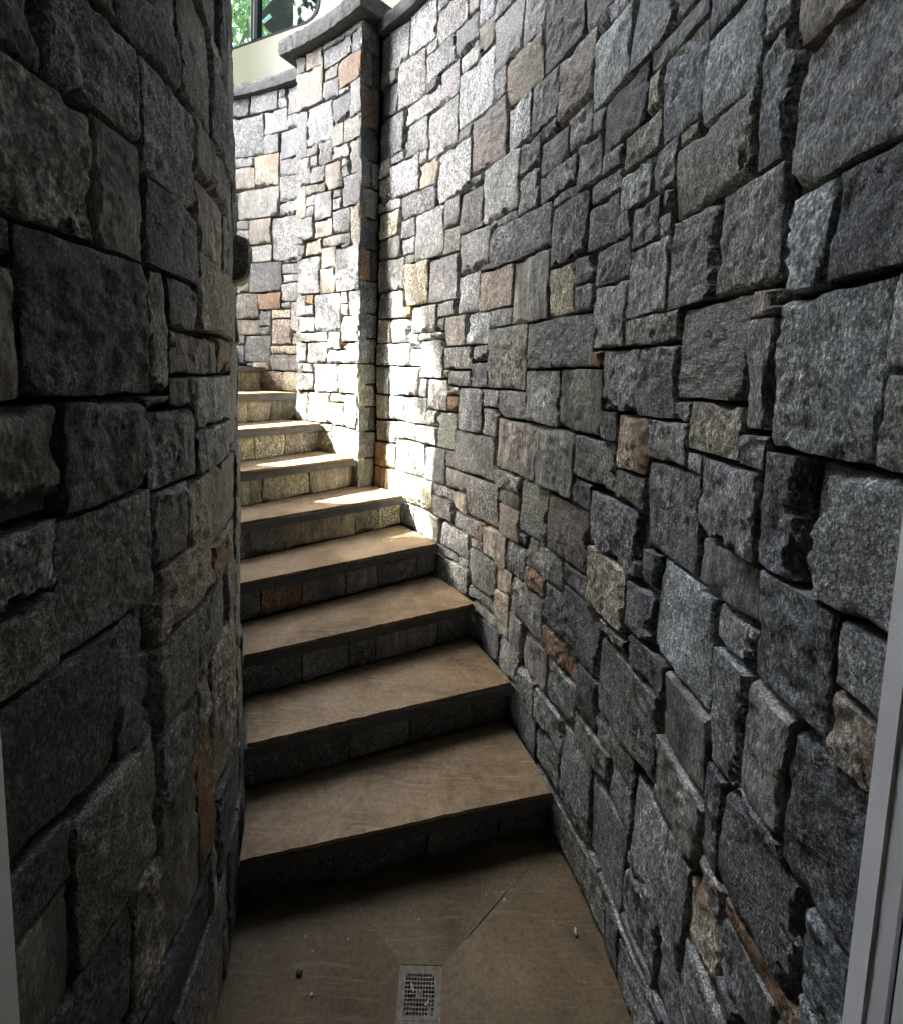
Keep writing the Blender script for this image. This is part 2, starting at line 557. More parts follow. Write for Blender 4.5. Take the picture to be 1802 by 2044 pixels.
DATA = {
 'R': [(2.233,3.253,2.48,3.455,'g'),(1.993,3.252,2.221,3.453,'w'),(1.833,3.349,1.981,3.453,'l'),(1.743,3.192,1.979,3.34,'g'),(1.652,3.194,1.734,3.325,'l'),(1.989,3.195,2.077,3.242,'l'),
  (1.835,3.063,2.078,3.183,'b'),(1.649,3.056,1.826,3.183,'b'),(1.521,3.092,1.64,3.294,'w'),(1.382,3.047,1.511,3.137,'g'),(1.52,2.971,1.632,3.083,'p'),(1.305,2.841,1.502,3.034,'lx'),
  (1.153,2.828,1.296,3.022,'l'),(0.907,2.647,1.144,2.958,'d'),(0.706,2.631,0.898,2.813,'g'),(0.655,2.57,0.817,2.621,'l'),(0.635,2.373,0.817,2.561,'w'),(2.334,3.186,2.48,3.244,'n'),
  (2.087,3.018,2.322,3.243,'g'),(2.331,3.02,2.48,3.177,'d'),(1.957,3.011,2.076,3.054,'d'),(1.793,2.9,1.945,3.047,'lx'),(1.954,2.912,2.252,3.002,'l'),(1.641,2.969,1.784,3.046,'l'),
  (1.511,2.726,1.782,2.96,'w'),(1.408,2.726,1.499,2.832,'b'),(1.153,2.652,1.396,2.819,'tx'),(1.044,2.472,1.209,2.638,'b'),(1.218,2.483,1.396,2.643,'w'),(0.827,2.422,1.034,2.622,'p'),
  (0.826,2.314,0.959,2.413,'l'),(0.759,2.305,0.817,2.362,'l'),(0.54,2.22,0.747,2.356,'d'),(1.797,2.683,2.048,2.891,'l'),(2.06,2.747,2.246,2.902,'g'),(2.261,2.798,2.479,3.009,'d'),
  (1.673,2.669,1.788,2.715,'g'),(1.405,2.482,1.664,2.717,'px'),(1.673,2.437,1.95,2.66,'w'),(2.057,2.681,2.12,2.736,'l'),(2.129,2.567,2.381,2.738,'w'),(2.255,2.75,2.381,2.787,'g'),
  (1.961,2.553,2.117,2.672,'t'),(2.392,2.703,2.48,2.789,'y'),(2.39,2.568,2.48,2.694,'y'),(1.959,2.431,2.27,2.544,'b'),(2.283,2.505,2.418,2.555,'l'),(1.572,2.434,1.661,2.472,'g'),
  (1.291,2.244,1.561,2.473,'l'),(1.146,2.353,1.282,2.46,'b'),(1.141,2.207,1.28,2.344,'g'),(1.043,2.417,1.136,2.462,'g'),(0.968,2.302,1.132,2.404,'b'),(0.896,2.205,1.131,2.293,'b'),
  (0.756,2.165,0.887,2.296,'b'),(0.642,2.162,0.744,2.211,'b'),(0.651,2.097,0.803,2.153,'l'),(0.476,2.131,0.633,2.21,'n'),(0.498,2.029,0.641,2.119,'w'),(1.57,2.245,1.745,2.425,'d'),
  (1.756,2.302,1.881,2.428,'g'),(1.89,2.189,2.141,2.421,'l'),(1.754,2.176,1.878,2.293,'g'),(2.152,2.329,2.274,2.422,'b'),(2.152,2.239,2.275,2.32,'l'),(2.286,2.359,2.479,2.496,'y'),
  (2.284,2.241,2.48,2.35,'n'),(2.243,2.058,2.479,2.23,'g'),(2.151,2.191,2.233,2.23,'g'),(1.506,2.06,1.741,2.235,'l'),(1.05,2.044,1.497,2.196,'b'),(0.815,1.964,1.037,2.154,'b'),
  (0.655,1.964,0.806,2.088,'b'),(0.582,1.962,0.643,2.02,'b'),(0.579,1.851,0.757,1.953,'b'),(0.769,1.881,0.873,1.954,'b'),(0.766,1.793,0.874,1.872,'b'),(0.883,1.795,1.036,1.952,'y'),
  (1.046,1.794,1.309,2.032,'n'),(1.321,1.873,1.562,2.035,'t'),(1.571,1.878,1.747,2.049,'l'),(1.759,1.953,2.01,2.166,'g'),(2.02,1.962,2.232,2.18,'y'),(2.25,1.905,2.479,2.049,'g'),
  (2.18,1.9,2.241,1.953,'o'),(1.931,1.811,2.168,1.944,'g'),(1.866,1.81,1.921,1.867,'g'),(1.759,1.877,1.922,1.944,'b'),(1.679,1.73,1.857,1.868,'p'),(1.478,1.729,1.669,1.864,'w'),
  (1.321,1.794,1.469,1.863,'g'),(1.184,1.535,1.467,1.785,'n'),(0.991,1.617,1.173,1.783,'nx'),(0.766,1.621,0.982,1.781,'b'),(0.58,1.673,0.755,1.842,'l'),(0.689,1.619,0.757,1.662,'o'),
  (2.182,1.765,2.352,1.889,'l'),(2.361,1.765,2.48,1.896,'y'),(2.181,1.635,2.48,1.753,'l'),(2.094,1.73,2.171,1.798,'g'),(2.094,1.631,2.169,1.719,'p'),(1.976,1.769,2.082,1.801,'g'),
  (1.867,1.768,1.964,1.798,'l'),(1.866,1.569,2.084,1.757,'g'),(1.613,1.617,1.857,1.718,'n'),(1.476,1.652,1.601,1.717,'g'),(1.478,1.535,1.604,1.641,'b'),(1.615,1.536,1.814,1.604,'g'),
  (1.826,1.571,1.856,1.607,'t'),(2.365,1.465,2.48,1.623,'g'),(2.276,1.465,2.356,1.624,'l'),(2.095,1.47,2.266,1.621,'p'),(2.009,1.466,2.082,1.557,'g'),(1.826,1.404,2,1.559,'g'),
  (1.729,1.487,1.814,1.527,'g'),(1.727,1.402,1.817,1.478,'o'),(1.517,1.326,1.718,1.524,'b'),(1.389,1.453,1.508,1.523,'g'),(1.183,1.416,1.378,1.525,'g'),(1.393,1.324,1.506,1.44,'g'),
  (0.937,1.418,1.174,1.606,'l'),(0.692,1.419,0.928,1.609,'n'),(0.511,1.498,0.677,1.66,'l'),(2.378,1.316,2.48,1.453,'g'),(2.22,1.32,2.369,1.455,'l'),(2.011,1.319,2.21,1.457,'g'),
  (1.92,1.319,2,1.394,'g'),(1.738,1.216,1.909,1.392,'nx'),(2.394,1.182,2.48,1.303,'n'),(2.299,1.181,2.385,1.305,'l'),(2.114,1.218,2.29,1.308,'y'),(1.92,1.221,2.102,1.308,'g'),
  (2.393,1.033,2.48,1.17,'o'),(2.296,1.031,2.384,1.171,'y'),(2.025,1.029,2.287,1.209,'w'),(1.83,1.026,2.013,1.204,'b'),(1.739,1.13,1.819,1.207,'b'),(1.397,1.129,1.726,1.315,'g'),
  (1.084,1.197,1.384,1.404,'p'),(0.836,1.194,1.075,1.408,'n'),(0.6,1.277,0.824,1.402,'g'),(0.589,1.414,0.683,1.489,'d'),(0.436,1.35,0.58,1.489,'yr'),(2.405,0.857,2.48,1.021,'o'),
  (2.2,0.853,2.395,1.019,'y'),(1.939,0.856,2.191,1.017,'y'),(1.744,0.963,1.928,1.016,'g'),(1.625,1.026,1.818,1.118,'p'),(1.747,0.853,1.93,0.954,'g'),(1.625,0.924,1.735,1.013,'t'),
  (1.362,0.927,1.616,1.113,'g'),(1.188,1.124,1.388,1.184,'g'),(1.192,1.059,1.353,1.114,'n'),(1.188,0.923,1.35,1.049,'tx'),(0.98,0.986,1.179,1.183,'nx'),(0.715,0.986,0.971,1.177,'p'),
  (0.714,1.19,0.827,1.264,'d'),(0.434,1.092,0.705,1.252,'b'),(0.438,1.264,0.591,1.339,'n'),(1.855,0.713,2.098,0.844,'p'),(1.593,0.714,1.845,0.828,'g'),(1.536,0.838,1.734,0.912,'g'),
  (1.472,0.832,1.526,0.915,'o'),(1.474,0.785,1.58,0.822,'g'),(1.284,0.787,1.463,0.912,'t'),(1.129,0.922,1.179,0.973,'g'),(1.361,0.606,1.582,0.774,'n'),(1.591,0.662,1.679,0.702,'g'),
  (1.689,0.662,1.895,0.703,'g'),(1.591,0.518,1.892,0.652,'g'),(1.229,0.677,1.349,0.776,'t'),(1.127,0.785,1.273,0.91,'b'),(0.859,0.87,1.117,0.976,'n'),(0.984,0.784,1.118,0.861,'o'),
  (0.716,0.912,0.847,0.974,'g'),(0.496,0.915,0.703,1.081,'y'),(0.986,0.626,1.217,0.774,'g'),(1.244,0.546,1.352,0.666,'t'),(1.364,0.545,1.581,0.594,'b'),(1.244,0.492,1.55,0.533,'n'),
  (1.308,0.338,1.523,0.481,'b'),(1.139,0.494,1.234,0.615,'n'),(1.148,0.347,1.297,0.482,'g'),(0.846,0.709,0.975,0.86,'b'),(0.619,0.709,0.837,0.9,'d'),(0.744,0.61,0.977,0.697,'o'),
  (0.939,0.449,1.129,0.599,'n'),(0.616,0.548,0.733,0.698,'d'),(0.743,0.445,0.93,0.6,'g'),(1.019,0.308,1.138,0.436,'n'),(0.995,0.147,1.204,0.299,'b'),(0.812,0.317,1.008,0.432,'g'),
  (0.814,0.169,0.985,0.305,'g'),(0.323,0.641,0.607,0.851,'g'),(0.491,0.864,0.609,0.904,'g'),(0.308,0.864,0.479,0.943,'d'),(0.374,0.953,0.484,1.07,'b'),(0.372,1.081,0.425,1.172,'d'),
  (0.532,0.446,0.734,0.536,'n'),(0.619,0.212,0.803,0.435,'g'),(0.413,0.549,0.607,0.628,'g'),(0.419,0.19,0.609,0.422,'b'),(0.409,0.432,0.52,0.538,'g'),(0.159,0.396,0.4,0.604,'g'),
  (0.136,0.615,0.314,0.775,'n'),(0.507,0.008,0.827,0.142,'n'),(0.257,0.221,0.407,0.358,'b'),(0.105,0.215,0.246,0.345,'b'),(0.054,0.478,0.15,0.603,'yr'),(-0.015,0.357,0.147,0.469,'g'),
  (-0.118,0.697,0.071,0.866,'d'),(-0.235,0.886,-0.072,1.092,'d'),(-0.234,0.743,-0.129,0.873,'b'),(-0.171,0.658,0.042,0.688,'o'),(-0.085,0.538,0.044,0.649,'g'),(0.146,0.957,0.363,1.175,'w'),
  (0.228,1.185,0.425,1.391,'b'),(0.041,1.188,0.216,1.278,'n'),(0.04,1.108,0.137,1.175,'g'),(-0.119,1.109,0.031,1.282,'d'),(0.042,0.879,0.127,1.097,'l'),(-0.06,0.903,0.033,1.098,'n'),
  (-0.234,1.102,-0.129,1.185,'tr'),(-0.234,1.196,-0.128,1.281,'g'),(0.136,0.787,0.296,0.945,'n'),(0.084,0.682,0.127,0.866,'d'),(-0.235,1.293,-0.048,1.473,'g'),(0.052,1.288,0.218,1.432,'g'),
  (-0.037,1.293,0.041,1.474,'d'),(0.457,2.368,0.626,2.593,'g'),(0.313,2.314,0.529,2.359,'n'),(0.33,2.369,0.448,2.497,'g'),(0.167,2.259,0.304,2.397,'b'),(0.148,2.085,0.306,2.249,'l'),
  (0.315,2.124,0.467,2.302,'b'),(0.478,2.219,0.531,2.305,'t'),(0.062,1.935,0.137,2.136,'b'),(0.065,2.145,0.139,2.248,'g'),(-0.074,2.077,0.053,2.212,'t'),(-0.178,1.87,0.049,2.067,'g'),
  (0.318,2.085,0.389,2.113,'t'),(0.146,1.937,0.392,2.076,'n'),(0.401,2.022,0.486,2.115,'g'),(0.404,1.971,0.45,2.01,'g'),(0.462,1.918,0.57,2.013,'g'),(0.407,1.917,0.453,1.961,'g'),
  (0.405,1.743,0.57,1.908,'l'),(0.23,1.744,0.396,1.926,'g'),(0.06,1.743,0.221,1.923,'n'),(-0.038,1.719,0.042,1.859,'w'),(-0.217,1.722,-0.047,1.858,'d'),(0.348,1.669,0.571,1.734,'n'),
  (0.123,1.549,0.336,1.732,'nx'),(0.051,1.694,0.112,1.732,'t'),(0.049,1.506,0.109,1.684,'g'),(-0.146,1.485,0.037,1.706,'g'),(-0.233,1.603,-0.155,1.713,'g'),(-0.235,1.484,-0.157,1.594,'n'),
  (0.345,1.498,0.502,1.659,'b'),(0.286,1.499,0.335,1.539,'b'),(0.118,1.445,0.275,1.539,'y'),(0.284,1.403,0.426,1.488,'lr'),(0.227,1.4,0.273,1.435,'l'),(0.05,1.443,0.107,1.493,'g'),
  (0.215,0.004,0.416,0.123,'g'),(2.104,0.724,2.286,0.846,'g'),(-0.236,0.381,-0.095,0.646,'p'),(0.215,0.154,0.543,0.175,'g'),(1.204,3.045,1.376,3.135,'g'),(0.425,0.004,0.495,0.145,'d'),
  (0.624,0.154,0.806,0.205,'g'),(0.105,0.184,0.253,0.205,'g'),(1.294,2.205,1.496,2.236,'g'),(0.155,0.364,0.328,0.386,'g'),(-0.236,0.695,-0.124,0.736,'g'),(0.895,2.165,1.04,2.196,'g'),
  (0.054,0.614,0.126,0.676,'p'),(0.264,0.184,0.41,0.209,'n'),(2.424,2.505,2.476,2.555,'p'),(-0.015,0.484,0.045,0.526,'d'),(-0.065,0.874,0.036,0.896,'g'),(0.335,0.364,0.406,0.386,'b'),
  (0.554,0.154,0.616,0.179,'g'),(1.144,0.315,1.206,0.336,'b'),
  ],
 'R_REST': [(-0.236,2.635,0.074,2.777,'n'),(-0.236,2.825,-0.067,2.971,'d'),(-0.236,3.045,0.006,3.303,'l'),(0.015,3.045,0.18,3.311,'p'),(0.19,3.045,0.448,3.194,'g'),(1.564,0.004,1.796,0.251,'g'),
  (1.904,0.004,2.228,0.268,'g'),(0.455,3.045,0.725,3.295,'g'),(0.734,3.045,0.884,3.214,'g'),(-0.236,3.313,-0.077,3.455,'l'),(1.904,0.275,2.066,0.399,'n'),(0.085,2.635,0.376,2.913,'l'),
  (-0.065,3.321,0.105,3.455,'b'),(0.194,3.305,0.333,3.455,'b'),(2.104,0.275,2.381,0.523,'p'),(0.344,3.305,0.57,3.455,'p'),(0.895,3.045,1.198,3.297,'g'),(0.58,3.305,0.904,3.455,'n'),
  (-0.236,2.265,-0.066,2.494,'n'),(-0.236,0.004,-0.093,0.205,'l'),(0.384,2.635,0.625,2.895,'p'),(2.104,0.534,2.48,0.71,'d'),(0.915,3.305,1.068,3.455,'n'),(1.214,0.004,1.556,0.155,'g'),
  (-0.056,2.925,0.171,3.035,'b'),(-0.085,0.004,0.204,0.175,'g'),(1.204,3.145,1.382,3.271,'p'),(1.074,3.305,1.254,3.455,'g'),(-0.236,2.505,0.093,2.625,'b'),(0.18,2.925,0.427,3.035,'d'),
  (1.534,0.265,1.697,0.412,'b'),(-0.236,0.214,-0.024,0.371,'d'),(2.235,0.004,2.48,0.266,'g'),(0.435,2.905,0.738,3.035,'g'),(1.264,3.355,1.403,3.455,'g'),(1.904,0.415,2.095,0.56,'b'),
  (1.214,0.165,1.368,0.326,'b'),(0.834,0.004,1.075,0.136,'b'),(-0.056,2.265,0.096,2.495,'p'),(1.804,0.004,1.896,0.142,'b'),(0.105,2.405,0.233,2.551,'g'),(1.704,0.265,1.896,0.506,'b'),
  (1.414,3.355,1.573,3.455,'g'),(0.744,2.825,0.896,3.035,'g'),(-0.236,2.075,-0.084,2.256,'g'),(1.904,0.571,2.095,0.706,'l'),(1.584,3.355,1.825,3.455,'b'),(0.244,2.505,0.446,2.625,'g'),
  (1.374,0.165,1.526,0.326,'n'),(0.19,3.205,0.446,3.296,'g'),(1.394,3.145,1.506,3.345,'d'),(2.294,0.72,2.48,0.846,'b'),(2.39,0.275,2.48,0.402,'l'),(-0.015,0.184,0.096,0.346,'n'),
  (0.905,2.965,1.146,3.035,'g'),(-0.056,2.785,0.076,2.915,'d'),(0.634,2.635,0.696,2.825,'d'),(1.084,0.004,1.206,0.136,'g'),(0.734,3.225,0.886,3.296,'l'),(-0.236,1.865,-0.184,2.065,'b'),
  (1.564,0.424,1.696,0.506,'n'),(0.115,3.321,0.185,3.455,'b'),(1.804,0.154,1.896,0.256,'b'),(-0.236,2.981,-0.065,3.035,'b'),(2.39,0.415,2.48,0.526,'b'),(-0.085,0.381,-0.024,0.526,'p'),
  (0.105,2.561,0.235,2.625,'l'),(1.264,3.281,1.386,3.345,'d'),(0.105,2.261,0.156,2.395,'d'),(0.244,2.405,0.32,2.495,'b'),(0.634,2.835,0.736,2.895,'b'),(-0.236,2.785,-0.065,2.815,'n'),
  (1.514,3.305,1.646,3.345,'b'),(0.455,2.605,0.646,2.625,'l'),(-0.075,2.225,0.056,2.256,'g'),(2.075,0.275,2.095,0.406,'b'),(1.534,0.165,1.556,0.256,'l'),(-0.236,0.654,-0.18,0.686,'g'),
  (-0.085,0.184,-0.024,0.205,'l'),(1.534,0.424,1.556,0.485,'p'),
  ],
 'L': [(-0.22,1.929,-0.097,2.027,'d'),(-0.087,1.936,0.093,2.074,'g'),(-0.236,1.75,-0.023,1.919,'n'),(-0.014,1.751,0.092,1.925,'p'),(-0.146,1.539,0.096,1.741,'d'),(-0.235,1.538,-0.156,1.683,'t'),
  (0.072,2.179,0.224,2.258,'g'),(0.053,2.085,0.222,2.17,'d'),(0.102,1.898,0.292,2.073,'g'),(0.233,2.095,0.416,2.317,'p'),(0.1,1.752,0.294,1.888,'b'),(0.303,1.973,0.597,2.085,'p'),
  (0.306,1.826,0.525,1.962,'t'),(0.426,2.095,0.692,2.278,'b'),(0.303,1.663,0.8,1.817,'t'),(0.107,1.539,0.161,1.743,'n'),(0.17,1.656,0.292,1.742,'b'),(0.172,1.571,0.434,1.644,'p'),
  (0.445,1.572,0.616,1.653,'o'),(-0.233,1.392,-0.105,1.527,'p'),(-0.096,1.381,0.081,1.527,'d'),(0.089,1.511,0.16,1.528,'t'),(0.171,1.509,0.279,1.561,'d'),(0.287,1.456,0.614,1.561,'l'),
  (0.091,1.366,0.271,1.5,'b'),(0.283,1.358,0.541,1.448,'b'),(-0.235,1.29,-0.12,1.381,'g'),(-0.111,1.187,0.083,1.373,'g'),(0.092,1.227,0.215,1.358,'g'),(0.224,1.225,0.356,1.35,'t'),
  (0.368,1.173,0.643,1.35,'n'),(-0.233,1.19,-0.121,1.282,'p'),(-0.235,0.971,-0.021,1.179,'d'),(-0.013,0.952,0.081,1.176,'b'),(0.094,1.088,0.359,1.217,'t'),(0.37,1.072,0.518,1.165,'o'),
  (0.091,0.912,0.242,1.08,'p'),(0.25,0.917,0.514,1.064,'g'),(0.338,0.534,0.652,0.909,'t'),(-0.11,0.711,0.08,0.944,'p'),(-0.235,0.88,-0.119,0.963,'d'),(-0.234,0.711,-0.122,0.872,'p'),
  (0.089,0.771,0.234,0.904,'g'),(-0.001,0.497,0.08,0.701,'t'),(-0.183,0.514,-0.01,0.703,'d'),(0.09,0.457,0.235,0.763,'p'),(0.245,0.465,0.33,0.786,'o'),(0.244,2.324,0.536,2.485,'d'),
  (0.814,0.004,0.996,0.279,'t'),(0.814,0.284,0.996,0.464,'d'),(0.324,2.494,0.634,2.681,'p'),(0.814,0.474,0.996,0.59,'n'),(0.814,0.6,0.996,0.724,'d'),(0.814,0.734,0.996,1.005,'n'),
  (0.704,1.824,0.996,2.093,'d'),(0.644,2.284,0.996,2.461,'n'),(0.114,0.004,0.388,0.174,'t'),(0.644,2.47,0.886,2.746,'d'),(0.664,0.004,0.806,0.273,'p'),(0.654,1.014,0.814,1.202,'g'),
  (0.654,1.214,0.996,1.354,'d'),(0.114,0.184,0.444,0.304,'p'),(-0.026,0.314,0.293,0.446,'d'),(0.624,1.364,0.898,1.656,'d'),(0.454,0.004,0.656,0.258,'d'),(0.664,0.284,0.806,0.437,'d'),
  (0.664,0.444,0.806,0.692,'g'),(0.344,0.314,0.656,0.526,'d'),(0.704,2.104,0.854,2.276,'d'),(0.66,0.7,0.806,0.905,'g'),(0.524,0.914,0.646,1.166,'p'),(0.81,1.664,0.996,1.816,'p'),
  (0.604,1.824,0.696,2.086,'p'),(0.544,2.284,0.636,2.486,'d'),(-0.056,2.084,0.046,2.222,'p'),(0.654,0.914,0.806,1.006,'t'),(0.244,0.794,0.326,0.906,'t'),(0.394,0.004,0.446,0.134,'n'),
  (0.534,1.824,0.596,1.966,'n'),(0.454,0.264,0.583,0.306,'d'),(-0.026,0.26,0.106,0.306,'g'),(-0.086,0.454,0.08,0.486,'n'),(0.55,1.36,0.616,1.446,'d'),(0.304,0.314,0.336,0.456,'n'),
  (0.424,2.284,0.536,2.316,'t'),(-0.236,1.694,-0.154,1.74,'d'),(0.594,0.264,0.656,0.306,'p'),(0.394,0.144,0.446,0.176,'n'),
  ],
 'L_REST': [(-0.236,2.324,-0.045,2.613,'p'),(-0.036,2.324,0.238,2.61,'d'),(-0.236,2.624,0.048,2.864,'n'),(0.054,2.624,0.31,2.881,'d'),(-0.236,2.874,-0.074,3.062,'t'),(-0.236,0.004,-0.066,0.217,'d'),
  (-0.066,2.89,0.09,3.149,'t'),(0.32,2.694,0.538,2.811,'d'),(-0.056,0.004,0.106,0.251,'d'),(0.1,2.89,0.296,3.056,'g'),(0.32,2.82,0.528,2.995,'g'),(0.544,2.754,0.826,2.943,'d'),
  (0.104,3.064,0.321,3.296,'n'),(0.334,3.004,0.564,3.19,'t'),(-0.236,0.284,-0.037,0.446,'d'),(0.574,2.954,0.895,3.296,'d'),(0.896,2.47,0.996,2.734,'d'),(-0.236,2.084,-0.064,2.228,'d'),
  (0.904,2.744,0.996,2.868,'g'),(-0.236,3.154,-0.082,3.296,'n'),(0.904,1.364,0.996,1.633,'d'),(0.904,2.874,0.996,3.077,'p'),(0.824,1.014,0.996,1.206,'t'),(-0.236,2.264,0.069,2.316,'g'),
  (-0.076,3.154,0.096,3.296,'n'),(0.864,2.104,0.996,2.276,'d'),(0.33,3.2,0.566,3.296,'t'),(0.904,3.084,0.996,3.296,'d'),(0.834,2.754,0.896,2.946,'d'),(-0.236,0.454,-0.091,0.506,'d'),
  (-0.236,3.07,-0.074,3.146,'p'),(-0.236,0.224,-0.064,0.276,'p'),(0.244,2.494,0.316,2.616,'d'),(0.074,2.264,0.226,2.316,'t'),(-0.236,0.514,-0.194,0.7,'t'),(-0.236,2.234,0.066,2.256,'g'),
  (-0.236,2.034,-0.094,2.076,'n'),(0.544,2.69,0.636,2.746,'t'),(0.534,2.954,0.566,2.996,'d'),(0.304,3.004,0.326,3.056,'n'),
  ],
 'P': [(2.919,3.417,2.998,3.511,'g'),(2.766,3.416,2.911,3.511,'t'),(2.573,3.484,2.755,3.511,'w'),(2.409,3.481,2.564,3.511,'l'),(2.503,3.376,2.752,3.474,'b'),(2.409,3.364,2.494,3.47,'b'),
  (2.76,3.2,2.998,3.408,'t'),(2.625,3.299,2.749,3.369,'g'),(2.409,3.218,2.616,3.357,'o'),(2.624,3.188,2.751,3.292,'b'),(2.509,3.175,2.613,3.211,'w'),(2.409,3.028,2.5,3.21,'g'),
  (2.511,3.033,2.661,3.168,'b'),(2.669,2.968,2.901,3.18,'w'),(2.911,2.911,3,3.191,'g'),(2.565,2.908,2.66,3.025,'t'),(2.409,2.905,2.556,3.021,'n'),(2.805,2.909,2.901,2.96,'n'),
  (2.671,2.836,2.796,2.961,'b'),(2.511,2.829,2.661,2.898,'l'),(2.409,2.721,2.503,2.897,'n'),(2.877,2.752,2.999,2.902,'g'),(2.806,2.838,2.867,2.9,'l'),(2.741,2.741,2.869,2.829,'g'),
  (2.585,2.675,2.731,2.822,'t'),(2.513,2.782,2.575,2.821,'g'),(2.514,2.721,2.575,2.775,'g'),(2.741,2.68,2.91,2.733,'n'),(2.918,2.553,2.999,2.744,'y'),(2.412,2.548,2.574,2.713,'b'),
  (2.832,2.615,2.91,2.673,'l'),(2.834,2.552,2.91,2.608,'l'),(2.673,2.516,2.824,2.667,'b'),(2.583,2.618,2.664,2.667,'g'),(2.582,2.55,2.664,2.61,'g'),(2.846,2.413,2.998,2.545,'l'),
  (2.674,2.413,2.836,2.508,'t'),(2.508,2.407,2.663,2.54,'b'),(2.411,2.322,2.498,2.538,'t'),(2.777,2.316,2.92,2.404,'t'),(2.508,2.342,2.767,2.399,'g'),(2.637,2.221,2.768,2.335,'y'),
  (2.412,2.067,2.628,2.315,'b'),(2.787,2.078,2.997,2.305,'w'),(2.638,2.068,2.778,2.214,'t'),(2.917,1.938,2.998,2.069,'l'),(2.845,2.011,2.907,2.066,'o'),(2.845,1.939,2.908,2.003,'l'),
  (2.588,1.836,2.836,2.06,'w'),(2.516,1.997,2.579,2.059,'l'),(2.517,1.926,2.58,1.989,'t'),(2.409,1.924,2.506,2.06,'b'),(2.843,1.839,2.973,1.929,'l'),(2.718,1.777,3,1.829,'l'),
  (2.587,1.727,2.706,1.829,'p'),(2.41,1.769,2.578,1.917,'l'),(2.915,1.642,2.999,1.765,'g'),(2.717,1.642,2.904,1.767,'l'),(2.532,1.725,2.579,1.759,'o'),(2.41,1.643,2.523,1.758,'w'),
  (2.533,1.643,2.708,1.716,'l'),(2.848,1.578,2.945,1.634,'g'),(2.61,1.46,2.838,1.634,'l'),(2.411,1.463,2.601,1.631,'y'),(2.849,1.464,3.001,1.57,'l'),(2.905,1.253,2.999,1.455,'l'),
  (2.703,1.266,2.897,1.449,'y'),(2.551,1.401,2.693,1.453,'t'),(2.55,1.262,2.696,1.393,'y'),(2.41,1.257,2.541,1.451,'w'),(2.674,1.212,2.889,1.255,'t'),(2.675,1.063,2.892,1.204,'y'),
  (2.413,1.055,2.663,1.248,'w'),(2.982,1.84,2.997,1.928,'o'),(2.409,0.904,2.491,1.046,'n'),(2.499,0.904,2.629,1.046,'l'),(2.639,0.904,2.769,1.046,'b'),(2.779,0.904,2.9,1.056,'g'),
  (2.909,0.904,3,1.066,'b'),(2.899,1.074,2.965,1.179,'l'),(2.899,1.184,2.992,1.246,'l'),(2.929,2.314,3,2.384,'b'),(2.949,1.584,2.992,1.636,'g'),(2.509,2.324,2.582,2.336,'g'),
  (2.975,1.074,3,1.176,'b'),(2.929,2.394,2.992,2.406,'p'),
  ],
 'P_REST': [],
 'B': [(3.668,3.345,3.868,3.456,'b'),(3.42,3.342,3.66,3.456,'g'),(3.34,3.403,3.41,3.456,'l'),(3.336,3.338,3.408,3.395,'l'),(3.225,3.28,3.329,3.456,'g'),(3.548,3.071,3.856,3.333,'g'),
  (3.337,3.191,3.539,3.331,'l'),(3.223,3.189,3.328,3.271,'b'),(3.411,3.063,3.539,3.183,'g'),(3.221,3.007,3.403,3.182,'b'),(3.639,3.006,3.858,3.062,'g'),(3.413,2.85,3.627,3.056,'yr'),
  (3.216,2.898,3.402,3,'l'),(3.637,2.848,3.853,2.999,'t'),(3.221,2.734,3.401,2.891,'l'),(3.41,2.645,3.783,2.841,'n'),(3.217,2.636,3.402,2.727,'l'),(3.792,2.672,3.852,2.84,'g'),
  (3.486,2.47,3.678,2.637,'t'),(3.211,2.347,3.478,2.628,'l'),(3.488,2.346,3.68,2.462,'l'),(3.685,2.582,3.833,2.638,'g'),(3.398,2.138,3.686,2.338,'b'),(3.689,2.349,3.822,2.573,'g'),
  (3.229,2.248,3.389,2.313,'g'),(3.229,2.193,3.389,2.241,'l'),(3.227,2.063,3.39,2.186,'l'),(3.62,1.955,3.811,2.13,'p'),(3.403,2.017,3.61,2.127,'o'),(3.5,1.905,3.611,2.009,'b'),
  (3.312,1.952,3.49,2.006,'y'),(3.311,2.018,3.395,2.053,'g'),(3.21,1.856,3.302,2.053,'l'),(3.623,1.841,3.81,1.944,'t'),(3.5,1.839,3.613,1.895,'b'),(3.313,1.768,3.491,1.941,'t'),
  (3.503,1.649,3.73,1.83,'g'),(3.23,1.706,3.496,1.759,'y'),(3.225,1.589,3.494,1.696,'g'),(3.741,1.768,3.835,1.833,'g'),(3.739,1.625,3.848,1.76,'g'),(3.504,1.586,3.657,1.641,'y'),
  (3.224,1.77,3.305,1.845,'l'),(3.695,2.14,3.8,2.334,'t'),(3.666,1.434,3.813,1.602,'o'),(3.392,1.437,3.656,1.577,'t'),(3.228,1.436,3.384,1.578,'y'),(3.857,1.434,3.889,1.604,'g'),
  (3.857,1.614,3.889,1.687,'l'),(3.857,1.694,3.889,1.789,'l'),(3.819,1.844,3.889,1.926,'t'),(3.819,1.934,3.889,2.088,'t'),(3.867,2.094,3.889,2.212,'g'),(3.867,2.22,3.889,2.372,'t'),
  (3.867,2.384,3.889,2.504,'g'),(3.147,3.104,3.213,3.187,'l'),(3.867,2.514,3.889,2.646,'l'),(3.867,2.654,3.889,2.722,'l'),(3.827,2.094,3.859,2.248,'t'),(3.863,2.73,3.889,2.846,'b'),
  (3.863,2.854,3.889,2.987,'t'),(3.827,2.254,3.859,2.34,'g'),(3.867,2.994,3.889,3.117,'g'),(3.827,2.354,3.859,2.523,'l'),(3.207,1.434,3.219,1.588,'t'),(3.147,3.364,3.219,3.456,'g'),
